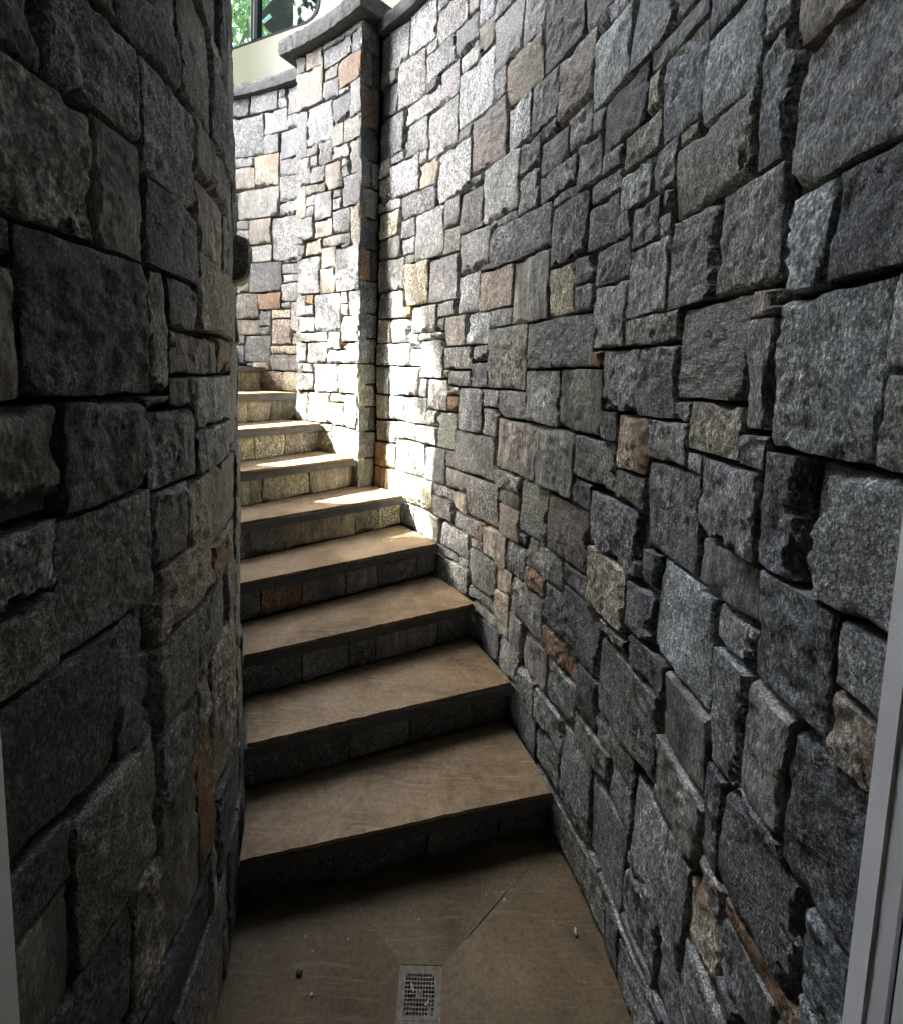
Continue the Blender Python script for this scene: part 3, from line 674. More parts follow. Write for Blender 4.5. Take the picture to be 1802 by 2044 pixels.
  (3.877,3.124,3.889,3.214,'b'),(3.823,1.434,3.849,1.565,'l'),(3.207,2.064,3.219,2.139,'g'),(3.207,1.594,3.219,1.7,'l'),(3.865,3.224,3.889,3.336,'b'),(3.207,2.144,3.219,2.239,'g'),
  (3.807,2.144,3.819,2.278,'t'),(3.207,2.324,3.313,2.336,'b'),(3.207,1.71,3.219,1.846,'g'),(3.847,2.534,3.859,2.666,'l'),(3.843,1.794,3.889,1.836,'t'),(3.877,3.344,3.889,3.454,'t'),
  (3.667,1.61,3.729,1.64,'g'),(3.207,2.244,3.219,2.316,'g'),(3.797,2.644,3.839,2.666,'b'),(3.823,1.574,3.849,1.616,'l'),(3.323,2.324,3.389,2.336,'l'),(3.807,2.284,3.819,2.34,'g'),
  ],
 'B_REST': [(3.147,1.434,3.199,1.516,'t'),(3.147,1.524,3.199,1.648,'g'),(3.147,1.654,3.199,1.764,'b'),(3.147,1.774,3.199,1.888,'l'),(3.147,1.894,3.199,1.964,'l'),(3.147,1.974,3.199,2.105,'g'),
  (3.147,2.114,3.199,2.221,'t'),(3.147,2.23,3.199,2.365,'t'),(3.147,2.374,3.199,2.444,'t'),(3.147,2.454,3.199,2.558,'l'),(3.147,2.634,3.209,2.703,'g'),(3.147,2.714,3.209,2.865,'g'),
  (3.147,2.874,3.209,2.959,'g'),(3.147,2.974,3.209,3.097,'l'),(3.147,3.194,3.209,3.358,'g'),(3.147,2.564,3.199,2.626,'g'),
  ],
 'B_TH0': 1.02974,
 'P_TH0':0}
RSPLIT = {2: [2.382, 2.611, 2.868], 3: [2.255, 2.448, 2.564, 2.854], 4: [2.152, 2.329, 2.535, 2.7, 2.92], 5: [2.18, 2.339, 2.737, 2.876],
          6: [2.353, 2.632], 7: [2.15, 2.468, 2.672], 8: [2.2, 2.45, 2.626, 2.8], 9: [2.2, 2.45, 2.7, 2.88], 1: [2.3, 2.6, 2.85]}
RCODE = {1: 'dddd', 2: 'dbdd', 3: 'bnbnd', 4: 'gonngg', 5: 'ggtty', 6: 'tyt', 7: 'nyyt', 8: 'tyytt', 9: 'toyty'}  # three lowest risers: stairwell shade put into darker stone codes

# ------------------------------------------------------------------ curved wall on the right
rng = np.random.default_rng(5)
def build_wall(key, kind, name, label, cellf, th_end, core_in, core_out, top, ext, base_z=0.0):
    root = empty(name, polar((core_in + core_out) / 2, th_end * .5, base_z))
    tag(root, label, 'wall')
    core = sector_mesh(core_in, core_out, 0.0 if ext else DATA[key + '_TH0'], th_end, base_z, top, 60, 'mortar_core', ext)
    link('mortar_core', core, M['mortar'], root)
    for r in DATA[key]:
        add_stone(kind, r, cellf(r), root, rng)
    add_stone_mass(kind, DATA[key + '_REST'], .03, root, rng, 'remaining_stones')
    return root

EXT = .24
TH_R = 2.49 / RO
wall_r = build_wall('R', 'R', 'curved_stone_wall', 'tall concave grey granite wall curving along the right side of the stairs',
                    lambda r: .005 if r[0] < .6 else (.007 if r[0] < 1.3 else .009), R(47.6), RO + .04, RO + .34, WALL_TOP, EXT)
for k, (a, b) in enumerate([(0, .4), (.404, R(46.4))]):
    link('coping_stone', rock_edge_bar(RO - .045, RO + .37, a, b, WALL_TOP, WALL_TOP + .07, 'coping_stone', 31 + k, ext=EXT if k == 0 else 0), M['bluestone'], wall_r)

# wall beyond the pier
wall_b = build_wall('B', 'B', 'far_stone_wall', 'sunlit lighter stone wall section beyond the pier at the top of the stairs',
                    lambda r: .012, R(138), RO + .04, RO + .34, WALL_TOP, 0, .9)
for k, (a, b) in enumerate([(R(59.6), R(76)), (R(76.1), R(100)), (R(100.1), R(138))]):
    link('coping_stone', rock_edge_bar(RO - .045, RO + .37, a, b, WALL_TOP, WALL_TOP + .07, 'coping_stone', 41 + k, step=.02), M['bluestone'], wall_b)

# inner wall on the left
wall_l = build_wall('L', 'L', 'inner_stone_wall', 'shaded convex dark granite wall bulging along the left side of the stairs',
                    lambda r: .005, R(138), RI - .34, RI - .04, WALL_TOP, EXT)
for k, (a, b) in enumerate([(0, .5), (.504, 1.1), (1.104, R(138))]):
    me = sector_mesh(RI - .37, RI + .045, a, b, WALL_TOP, WALL_TOP + .07, 30, 'coping_stone', EXT if k == 0 else 0, bw=.004)
    link('coping_stone', me, M['bluestone'], wall_l)

# ------------------------------------------------------------------ pier
TA, TB_ = R(47.2), R(58.95)
pier = empty('stone_pier', polar(RP + .15, (TA + TB_) / 2, .9))
tag(pier, 'square stone pier with bluestone cap catching the sun where the stairs turn', 'pier')
link('mortar_core', sector_mesh(RP + .04, RO + .36, TA + .03 / RP, TB_ - .03 / RP, .72, 3.515, 14, 'mortar_core'), M['mortar'], pier)
for r in DATA['P']:
    add_stone('P', r, .0105, pier, rng, 1.1, depth=.05)
# the pier's narrow flank, quoins in the colour of the stone they turn from
QZ = [(3.37, 3.512, 'l'), (3.19, 3.365, 'b'), (2.97, 3.185, 'o'), (2.79, 2.965, 'd'), (2.64, 2.785, 'n'), (2.475, 2.635, 'n'), (2.30, 2.47, 'd'), (2.12, 2.295, 'o'),
      (1.935, 2.115, 'b'), (1.79, 1.93, 'b'), (1.64, 1.785, 'g'), (1.52, 1.635, 'n'), (1.385, 1.515, 'y'), (1.235, 1.38, 'n'), (1.07, 1.23, 'g'), (.9, 1.065, 'n')]
def flank_stone(z0, z1, code, s0, s1, left=False):
    """stones on the radial face at angle TA (towards the viewer)"""
    SEED[0] += 7
    U, V, h, nu, nv = stone_grid(s0, z0 + .003, s1, z1 - .003, .011, SEED[0], .9)
    th = TA if not left else TB_
    sg = -1 if not left else 1
    er = np.array((math.cos(th), math.sin(th))); et = np.array((-math.sin(th), math.cos(th)))
    def f(U, V, h):
        x = CX + (RP + U) * er[0] + sg * h * et[0]; y = CY + (RP + U) * er[1] + sg * h * et[1]
        return x, y, V
    vs, fs = grid_mesh(f(U, V, h * .5), nu, nv, f(U, V, np.full_like(h, -.045)))
    if not left: fs = fs
    else: fs = fs[:, ::-1]
    c0 = vs.mean(0)
    me = mesh_from('stone', vs - c0, fs, True, 34)
    c, mat = stone_look(code, rng, .74)
    o = link('stone', me, mat, pier, tuple(c0)); o.color = (*[float(x) for x in c], 1)
for k, (z0, z1, code) in enumerate(QZ):
    if k % 3 == 1:
        flank_stone(z0, z1, code, .004, .075); flank_stone(z0, z1, 'gdo'[k % 2], .08, .125)
    else:
        flank_stone(z0, z1, code, .004, .125)
for k, (z0, z1, code) in enumerate(QZ):
    flank_stone(z0, z1, 'gln'[k % 3], .004, .125, True)
cap = rock_edge_bar(RP - .07, RO + .42, TA - R(1.5), TB_ + R(1.5), 3.517, 3.605, 'pier_cap', 77, amp=.0045)
link('pier_cap', cap, M['bluestone'], pier)

# ------------------------------------------------------------------ stairs
stairs = empty('stone_staircase', polar(2.5, R(TH0), 0))
tag(stairs, 'winding stone staircase with bluestone treads climbing to the left behind the wall', 'staircase')
NOSE = .038
def step_th(n): return R(TH0 + DTH * (n - 1))
rs = np.random.default_rng(11)
for n in range(1, 20):
    th = step_th(n); th1 = step_th(n + 1)
    rin, rout = RI + .008, RO - .012
    if 6 <= n: rout_face = RP - .01 if n <= 8 else rout
    else: rout_face = rout
    z = n * RISE
    core = sector_mesh(RI - .02, RO + .02, th + .055 / 2.5, th1 + .06, 0 if n < 6 else z - .6, z - .054, 6, 'step_core')
    st = link('step', core, M['mortar'], stairs)
    # bluestone slab with a nosing
    slab = sector_mesh(rin, rout, th, th1 + .05, z - .05, z - .014, 6, 'tread_slab', bw=.003)
    link('tread_slab', slab, M['bluestone_dark'], st)
    if n > 9: continue
    cuts = [RI + .0] + RSPLIT[n] + [(RO - .004) if n < 6 or n > 7 else RP + .004]
    cuts = [c for c in cuts if c <= cuts[-1]]
    trs = th + NOSE / 2.5
    er = np.array((math.cos(trs), math.sin(trs))); et = np.array((-math.sin(trs), math.cos(trs)))
    for q in range(len(cuts) - 1):
        SEED[0] += 7
        zb = z - RISE + .0
        U, V, h, nu, nv = stone_grid(cuts[q] + .003, zb + .001, cuts[q + 1] - .003, z - .053, .010, SEED[0], .8)
        def f(U, V, h):
            return CX + U * er[0] - h * et[0], CY + U * er[1] - h * et[1], V
        vs, fs = grid_mesh(f(U, V, h * .6), nu, nv, f(U, V, np.full_like(h, -.04)))
        c0 = vs.mean(0)
        me = mesh_from('riser_stone', vs - c0, fs, True, 34)
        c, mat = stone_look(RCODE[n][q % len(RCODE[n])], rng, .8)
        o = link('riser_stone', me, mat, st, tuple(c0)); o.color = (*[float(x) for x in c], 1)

# thin protective boards lying on the treads
ORD = ['lowest', 'second', 'third', 'fourth', 'fifth', 'sixth', 'seventh', 'eighth']
TAIL = ['nearest the floor drain', 'above the lowest step', 'with soft light along its front edge', 'half way up the shaded flight', 'where the sun first touches by the wall',
        'ending against the base of the pier', 'with sun along its front', 'brightest in the sun at eye level']
def board(n):
    th = step_th(n); th1 = step_th(n + 1) + NOSE / 2.5 - .004
    z = n * RISE
    r0 = RI + (.016 if n == 2 else .012); r1 = (RO - .02) if n < 6 else (RP - .016 if n <= 7 else RO - .02)
    nr = 70; nt_ = 8
    b = np.random.default_rng(300 + n)
    off = b.uniform(.0, .006)
    v = []; f = []
    rr_ = np.linspace(r0, r1, nr + 1)
    for lay in (0, 1):
        for i, r_ in enumerate(rr_):
            for j in range(nt_ + 1):
                t = j / nt_
                dn = .0022 * float(fbm(np.array(r_ * 45.0), np.array(n * 3.3 + lay * .15), 900 + n, 4)) if j == 0 else 0
                a = th + (off + dn) / r_ + (th1 - th - off / r_) * t
                warp = .0022 * float(fbm(np.array(r_ * 2.2), np.array(t * 1.3), 950 + n, 2)) * (.3 + .7 * (1 - t))
                zz = z - .013 + .013 * lay + max(-.0, warp)
                v.append(polar(r_, a, zz))
    k = (nr + 1) * (nt_ + 1); w = nt_ + 1
    for i in range(nr):
        for j in range(nt_):
            a = i * w + j
            f.append((a + k, a + 1 + k, a + w + 1 + k, a + w + k)); f.append((a, a + w, a + w + 1, a + 1))
    ring = [i * w for i in range(nr + 1)] + [nr * w + j for j in range(1, w)] + [i * w + nt_ for i in range(nr - 1, -1, -1)] + [j for j in range(nt_ - 1, 0, -1)]
    for i in range(len(ring)):
        a, b_ = ring[i], ring[(i + 1) % len(ring)]
        f.append((a, b_, b_ + k, a + k))
    c0 = np.array(polar((r0 + r1) / 2, (th + th1) / 2, z - .013))
    me = mesh_from('tread_board', np.array(v) - c0, f, True, 40)
    fix_normals(me)
    o = link('tread_board', me, M['board'], None, tuple(c0))
    tag(o, 'dusty tan board covering the %s step, %s' % (ORD[n - 1], TAIL[n - 1]), 'board', 'boards covering the treads')
for n in range(1, 9): board(n)

# ------------------------------------------------------------------ landing floor with a drain
DX, DY, DW, DL = -.041, 1.109, .048, .053        # drain centre and half sizes
floor_base = prism_mesh([(-.62, -.1), (.60, -.1), (.60, 1.75), (-.62, 1.75)], -.2, -.1, 'landing_base')
fl = link('landing_floor', floor_base, M['mortar'], None)
tag(fl, kind='structure')
g = .0004
ox0, ox1, oy0, oy1 = -.62, .60, .30, 1.75
dx0, dx1, dy0, dy1 = DX - DW - .0085, DX + DW + .0085, DY - DL - .0085, DY + DL + .0085
def floor_panel(poly, seed):
    """screed panel falling gently to the drain"""
    n = 24
    a, b, c, d = [np.array(p) for p in poly]        # outer a,b  inner c,d (c under b)
    v = []; f = []
    for i in range(n + 1):
        for j in range(n + 1):
            s, t = i / n, j / n
            o_ = a * (1 - s) + b * s; q_ = d * (1 - s) + c * s
            p = o_ * (1 - t) + q_ * t
            if i in (0, n): p = p + .0025 * np.array([float(vnoise(np.array(t * 14), np.array(0.0), seed)), float(vnoise(np.array(t * 14), np.array(5.0), seed))])
            z = -.006 * t + .0012 * float(fbm(np.array(p[0] * 6), np.array(p[1] * 6), 77, 3)) - (.0008 if i in (0, n) else 0)
            v.append((p[0], p[1], z))
    w = n + 1
    for i in range(n):
        for j in range(n):
            k = i * w + j; f.append((k, k + w, k + w + 1, k + 1))
    k0 = len(v)
    ring = [i * w for i in range(w)] + [n * w + j for j in range(1, w)] + [i * w + n for i in range(n - 1, -1, -1)] + [j for j in range(n - 1, 0, -1)]
    for q in ring: v.append((v[q][0], v[q][1], -.1))
    for i in range(len(ring)):
        j = (i + 1) % len(ring); f.append((ring[i], k0 + i, k0 + j, ring[j]))
    me = mesh_from('screed_panel', v, f, True, 40); fix_normals(me)
    return link('screed_panel', me, M['screed'], fl)
def sh(p, dx, dy): return (p[0] + dx, p[1] + dy)
A, B, Cc, D = (ox0, oy0), (ox1, oy0), (ox1, oy1), (ox0, oy1)
a, b, c, d = (dx0, dy0), (dx1, dy0), (dx1, dy1), (dx0, dy1)
floor_panel([sh(A, g, 0), sh(B, -g, 0), sh(b, -g, 0), sh(a, g, 0)], 1)
floor_panel([sh(B, 0, g), sh(Cc, 0, -g), sh(c, 0, -g), sh(b, 0, g)], 2)
floor_panel([sh(Cc, -g, 0), sh(D, g, 0), sh(d, g, 0), sh(c, -g, 0)], 3)
floor_panel([sh(D, 0, -g), sh(A, 0, g), sh(a, 0, g), sh(d, 0, -g)], 4)

drain = empty('floor_drain', (DX, DY, -.05))
tag(drain, 'square metal drain grate set in the dusty landing floor', 'drain')
def grate():
    nh = 10
    pitch = 2 * (DW - .009) / nh; hole = pitch * .70
    py = 2 * (DL - .009) / nh; holey = py * .68
    xs = [-DW]; ys = [-DL]
    for i in range(nh):
        cx = -DW + .009 + pitch * (i + .5); xs += [cx - hole / 2, cx + hole / 2]
        cy = -DL + .009 + py * (i + .5); ys += [cy - holey / 2, cy + holey / 2]
    xs.append(DW); ys.append(DL)
    bm = bmesh.new()
    vs = [[bm.verts.new((x, y, 0)) for y in ys] for x in xs]
    for i in range(len(xs) - 1):
        for j in range(len(ys) - 1):
            if i % 2 == 1 and j % 2 == 1:
                hi, hj = i // 2, j // 2
                solid = (hi in (0, nh - 1) and hj in (0, nh - 1)) or (hi in (4, 5) and hj in (4, 5)) or (hi == 8 and hj in (0, 1))
                if not solid: continue
            bm.faces.new((vs[i][j], vs[i + 1][j], vs[i + 1][j + 1], vs[i][j + 1]))
    ret = bmesh.ops.extrude_face_region(bm, geom=list(bm.faces))
    for e in ret['geom']:
        if isinstance(e, bmesh.types.BMVert): e.co.z -= .004
    bmesh.ops.recalc_face_normals(bm, faces=bm.faces)
    me = bpy.data.meshes.new('grate'); bm.to_mesh(me); bm.free()
    return me
gz = -.007
go = link('grate', grate(), M['drain_metal'], drain, (DX, DY, gz))
# rim round the grate
rim = bmesh.new()
def ringbox(bm, x0, y0, x1, y1, w, z0, z1):
    for (a0, b0, a1, b1) in ((x0, y0, x1, y0 + w), (x0, y1 - w, x1, y1), (x0, y0 + w, x0 + w, y1 - w), (x1 - w, y0 + w, x1, y1 - w)):
        vv = [bm.verts.new((x, y, z)) for z in (z0, z1) for y in (b0, b1) for x in (a0, a1)]
        for q in [(0, 2, 3, 1), (4, 5, 7, 6), (0, 1, 5, 4), (2, 6, 7, 3), (0, 4, 6, 2), (1, 3, 7, 5)]:
            bm.faces.new([vv[i] for i in q])
ringbox(rim, -DW - .008, -DL - .008, DW + .008, DL + .008, .0075, -.045, .0)
me = bpy.data.meshes.new('rim'); rim.to_mesh(me); rim.free()
link('rim', me, M['drain_metal'], drain, (DX, DY, gz - .0005))
link('sump', box_mesh(-DW, -DL, -.09, DW, DL, -.075), M['rubber'], drain, (DX, DY, gz))
for sx in (-1, 1):
    for sy in (-1, 1):
        bm = bmesh.new()
        bmesh.ops.create_cone(bm, cap_ends=True, segments=14, radius1=.0042, radius2=.0034, depth=.002)
        me = bpy.data.meshes.new('screw'); bm.to_mesh(me); bm.free()
        link('screw', me, M['chip'], go, (DX + sx * (DW - .014), DY + sy * (DL - .014), gz + .0008))
# maker's plate with its lettering in the middle of the grate
pl_ = []
for i in range(20):
    aa = 2 * math.pi * i / 20
    pl_.append((.0125 * max(-.8, min(.8, math.cos(aa) * 1.15)), .0042 * math.sin(aa)))
plate = prism_mesh(pl_, 0, .0012, 'maker_plate')
for vv in plate.vertices: vv.co.x *= .78; vv.co.y *= .78
po = link('maker_plate', plate, M['drain_metal'], go, (DX, DY, gz + .0002))
po.rotation_euler = (0, 0, R(-48))
fc = bpy.data.curves.new('lettering', 'FONT')
fc.body = 'OATEY'; fc.size = .0048; fc.extrude = .0004; fc.align_x = 'CENTER'; fc.align_y = 'CENTER'
ft = bpy.data.objects.new('lettering_curve', fc); COL.objects.link(ft)
bpy.context.view_layer.update()
lm = bpy.data.meshes.new_from_object(ft.evaluated_get(bpy.context.evaluated_depsgraph_get()))
bpy.data.objects.remove(ft)
fo = bpy.data.objects.new('lettering', lm); COL.objects.link(fo)
lm.materials.clear(); lm.materials.append(M['dark_clod'])
fo.parent = go; fo.location = (0, 0, .0016); fo.rotation_euler = (0, 0, R(-48))

# ------------------------------------------------------------------ house round the doorway, and the door frame
HY0, HY1 = .14, .488
hw = empty('house_wall', (0, HY0, 0)); tag(hw, 'stone house wall around the doorway the stairs lead down to', 'house')
XL, XR = -.53, .515
link('wall_panel', box_mesh(-9, HY0, 0, XL, HY1, 9.0), M['house_stone'], hw)
link('wall_panel', box_mesh(XR, HY0, 0, 6, HY1, 9.0), M['house_stone'], hw)
link('wall_panel', box_mesh(XL, HY0, 2.16, XR, HY1, 9.0), M['house_stone'], hw)
# balcony of the upper storey carried out over the lower flight
UX, UZ, UY = -3.25, 5.0, 2.1
link('balcony', prism_mesh([(UX + .36, HY1 + .004), (4.2, HY1 + .004), (4.2, UY), (UX + .36, UY)], 5.0, 5.3, 'balcony', .02), M['dark_timber'], hw)
link('turret', sector_mesh(.25, RI - .02, R(33), R(138), 3.534, 6.0, 40, 'turret'), M['house_stone'], hw)
link('right_sky_blocker', box_mesh(1.0, HY1 + .004, 3.54, 6.0, 6.0, 11.0), M['house_stone'], hw)  # added unseen mass that blocks skylight from the right
link('side_sun_blocker', box_mesh(-4.2, 3.65, 3.401, -3.85, 6.6, 9.5), M['cream_render'], hw)  # added unseen slab that keeps the sun off the far wall
link('roof', prism_mesh([(-9.3, -4.2), (6.3, -4.2), (6.3, HY1 + .5), (-9.3, HY1 + .5)], 9.005, 9.25, 'roof'), M['roof'], hw)

room = empty('room', (0, -1, 0)); tag(room, kind='structure')
link('room_floor', box_mesh(-2, -3.2, -.2, 2, HY0 - .002, -.012), M['screed'], room)
link('room_threshold', box_mesh(XL, HY0, -.2, XR, .299, -.004), M['screed'], room)
link('room_ceiling', box_mesh(-2, -3.2, 2.5, 2, HY0 - .002, 2.6), M['plaster'], room)
link('room_wall', box_mesh(-2.1, -3.2, -.2, -2.002, HY0 - .002, 2.6), M['plaster'], room)
link('room_wall', box_mesh(2.002, -3.2, -.2, 2.1, HY0 - .002, 2.6), M['plaster'], room)
link('room_wall', box_mesh(-2.1, -3.3, -.2, 2.1, -3.203, 2.6), M['plaster'], room)

df = empty('door_frame', (0, .45, 0)); tag(df, 'white painted door frame at both edges of the view', 'door frame')
def jamb(sx, x_in, x_out):
    # profile in plan: lit outer arris, flat, weatherstrip groove, inner stop
    pr = [(x_in, .503), (x_in - .003, .4775), (x_in, .4755), (x_in, .456), (x_in + .012, .456), (x_in + .012, .449), (x_in, .449), (x_in, .30), (x_out, .30), (x_out, .503)]
    poly = [(sx * x, y) for x, y in pr]
    return prism_mesh(poly, 0.002, 2.12, 'jamb')
link('jamb', jamb(1, .4765, .513), M['white_paint'], df)
link('jamb', jamb(-1, .4885, .528), M['white_paint'], df)
for sx, xi in ((1, .4765), (-1, .4885)):
    a0, a1 = sorted((sx * (xi + .005), sx * (xi + .0115)))
    link('weatherstrip', box_mesh(a0, .4495, .003, a1, .4555, 2.115), M['rubber'], df)
link('head', box_mesh(-.528, .30, 2.121, .513, .503, 2.158), M['white_paint'], df)

# ------------------------------------------------------------------ rounded stone boss on the inner wall
def boss():
    n = 22; depth = .10
    th = R(20.5); zc = 1.9
    prof = []
    for i in range(n + 1):
        q = -1 + 2 * i / n
        prof.append((RI + .046 * (1 - abs(q) ** (7 if q > 0 else 3.0)) ** .5, zc + .070 * q))
    prof = [(RI - .05, zc - .070)] + prof + [(RI - .05, zc + .070)]
    v = []; f = []
    tl = (0, .012, depth - .012, depth)
    for q, t in enumerate(tl):
        k = .93 if q in (0, 3) else 1.0
        for r_, z_ in prof:
            rr_ = RI - .05 + (r_ - RI + .05) * k; zz = zc + (z_ - zc) * k
            v.append(polar(rr_ + .002 * float(vnoise(np.array(zz * 60), np.array(t * 60), 3)), th + t / RI, zz))
    m_ = len(prof)
    for q in range(3):
        for i in range(m_):
            a_ = q * m_ + i; b_ = q * m_ + (i + 1) % m_
            f.append((a_, b_, b_ + m_, a_ + m_))
    f.append(tuple(range(m_))); f.append(tuple(3 * m_ + i for i in range(m_))[::-1])
    c0 = np.array(polar(RI, th, zc))
    me = mesh_from('stone_boss', np.array(v) - c0, f, True, 35); fix_normals(me)
    o = link('stone_boss', me, M['granite'], None, tuple(c0)); o.color = (.22, .215, .19, 1)
    tag(o, 'rounded dark stone boss sticking out of the left wall', 'boss')
boss()

# ------------------------------------------------------------------ ground outside, at the level of the wall tops
def ground():
    v = []; f = []
    n = 60; rads = [RO + .36, 4.2, 6, 10, 25, 80, 400]
    for i in range(n + 1):
        t = R(-6) + R(191) * i / n
        for r_ in rads:
            v.append(polar(r_, t, 3.40 + .0 * r_))
    w = len(rads)
    for i in range(n):
        for j in range(w - 1):
            k = i * w + j; f.append((k, k + 1, k + w + 1, k + w))
    k0 = len(v)                                # terrace inside the inner wall
    for i in range(41):
        t = R(-6) + R(191) * i / 40
        v.append(polar(RI - .36, t, 3.40)); v.append(polar(.05, t, 3.40))
    for i in range(40):
        k = k0 + 2 * i; f.append((k, k + 2, k + 3, k + 1))
    me = mesh_from('ground', v, f); fix_normals(me)
    o = link('ground', me, M['lawn'], None); tag(o, kind='structure')
ground()

# ------------------------------------------------------------------ cream vehicle parked behind the far wall
TO = np.array((-1.77, 4.725)); TE = np.array((.907, -.42)); TE /= np.hypot(*TE); TN = np.array((TE[1], -TE[0]))
truck = empty('parked_truck', (TO[0] - TN[0] * .8, TO[1] - TN[1] * .8, 3.40))
tag(truck, 'cream vehicle cab with black-edged windows seen above the coping of the far wall', 'truck')
def tp(a, z, off=0.0):
    p = TO + TE * a - TN * off
    return (p[0], p[1], z)
def slab_poly(pts, off0, off1, name, mat, parent, bw=0):
    """polygon in the plane of the cab side, with thickness"""
    n = len(pts)
    v = [tp(a, z, off0) for a, z in pts] + [tp(a, z, off1) for a, z in pts]
    f = [tuple(range(n)), tuple(range(n, 2 * n))[::-1]] + [(i, n + i, n + (i + 1) % n, (i + 1) % n) for i in range(n)]
    me = mesh_from(name, v, f); fix_normals(me)
    if bw: bevel(me, bw, 2, 40)
    return link(name, me, mat, parent)
AL, AR = -.95, 2.3
TOPZ = 6.9
# door skin with a crease under the sill, in two planes
skin_v = []; skin_f = []
zs = [3.72, 4.2, 4.44, 4.50, 4.515, 4.575]; offs = [.05, .0, -.012, -.018, .012, .004]
aa = np.linspace(AL, AR, 40)
for a_ in aa:
    for z_, o_ in zip(zs, offs):
        skin_v.append(tp(a_, z_ + (.03 * max(0, -.25 - a_) if 4.43 < z_ < 4.53 else 0), o_))
    skin_v.append(tp(a_, 4.575, .09)); skin_v.append(tp(a_, 3.72, .09))
w = 8
for i in range(len(aa) - 1):
    for q in range(w):
        k = i * w + q; k2 = i * w + (q + 1) % w
        skin_f.append((k, k2, k2 + w, k + w))
me = mesh_from('door_skin', skin_v, skin_f, True, 25); fix_normals(me)
body = link('door_skin', me, M['cream_paint'], truck)
# rear quarter: the opening ends in a rounded corner, cream behind it
slab_poly([(.47, 4.576), (.54, 4.592), (.592, 4.625), (.617, 4.68), (.63, 4.76), (.63, TOPZ), (AR, TOPZ), (AR, 4.576)], .004, .09, 'quarter_panel', M['cream_paint'], truck)
slab_poly([(AL, 4.576), (-.86, 4.576), (-.70, TOPZ), (AL, TOPZ)], .004, .09, 'front_post', M['cream_paint'], truck)
# black rubber surround
outer = [(.40, 4.577), (.46, 4.585), (.53, 4.602), (.578, 4.634), (.604, 4.69), (.616, 4.77), (.616, TOPZ)]
inner = [(.40, 4.600), (.45, 4.606), (.51, 4.622), (.552, 4.652), (.576, 4.70), (.586, 4.78), (.586, TOPZ)]
slab_poly([(-.85, 4.577)] + outer + inner[::-1] + [(-.83, 4.600)], .006, .05, 'window_seal', M['rubber'], truck)
slab_poly([(-.192, 4.602), (-.112, 4.602), (-.02, TOPZ), (-.10, TOPZ)], .002, .06, 'window_post', M['rubber'], truck)
slab_poly([(-.155, 4.603), (-.15, 4.603), (-.058, TOPZ), (-.063, TOPZ)], -.002, .001, 'post_trim', M['steel'], truck)
gp = slab_poly([(-.83, 4.601), (-.193, 4.603), (-.101, TOPZ), (-.68, TOPZ)], .028, .032, 'window_pane', M['glass'], truck)
slab_poly([(-.111, 4.603)] + [(x - .002, z + .002) for x, z in inner] + [(-.02, TOPZ)], .028, .032, 'window_pane', M['glass'], truck)
slab_poly([(-.80, 4.603), (-.205, 4.605), (-.204, 4.612), (-.80, 4.611)], .018, .024, 'chrome_strip', M['steel'], truck)
slab_poly([(-.212, 4.613), (-.204, 4.613), (-.115, TOPZ), (-.123, TOPZ)], .018, .024, 'chrome_strip', M['steel'], truck)
# seat, its headrest, a label and a slot
seat = slab_poly([(-.188, 5.106), (-.346, 5.023), (-.279, 4.908), (-.218, 4.84), (-.15, 4.80), (-.05, 4.70), (.40, 4.70), (.44, 5.2), (.10, 5.45)], .25, .40, 'seat', M['black_plastic'], truck, .015)
head = slab_poly([(-.10, 5.10), (-.036, 4.948), (-.017, 4.896), (.10, 4.872), (.215, 4.860), (.25, 4.885), (.20, 5.02), (.12, 5.25)], .20, .27, 'headrest', M['black_plastic'], truck, .012)
slab_poly([(-.299, 4.947), (-.199, 4.987), (-.169, 4.951), (-.272, 4.919)], .243, .248, 'label', M['sticker'], seat)
slab_poly([(.032, 4.976), (.154, 4.953), (.153, 4.947), (.031, 4.970)], .194, .199, 'slot', M['rubber'], head)
slab_poly([(-.28, 4.62), (.6, 4.62), (.6, 4.84), (-.20, 4.86)], .45, .55, 'console', M['black_plastic'], truck, .02)
slab_poly([(.28, 4.62), (.63, 4.62), (.63, TOPZ), (.33, TOPZ)], .08, .9, 'rear_lining', M['black_plastic'], truck)
slab_poly([(.30, 4.62), (.42, 4.62), (.46, TOPZ), (.33, TOPZ)], .42, 1.5, 'seat_back', M['black_plastic'], truck, .02)
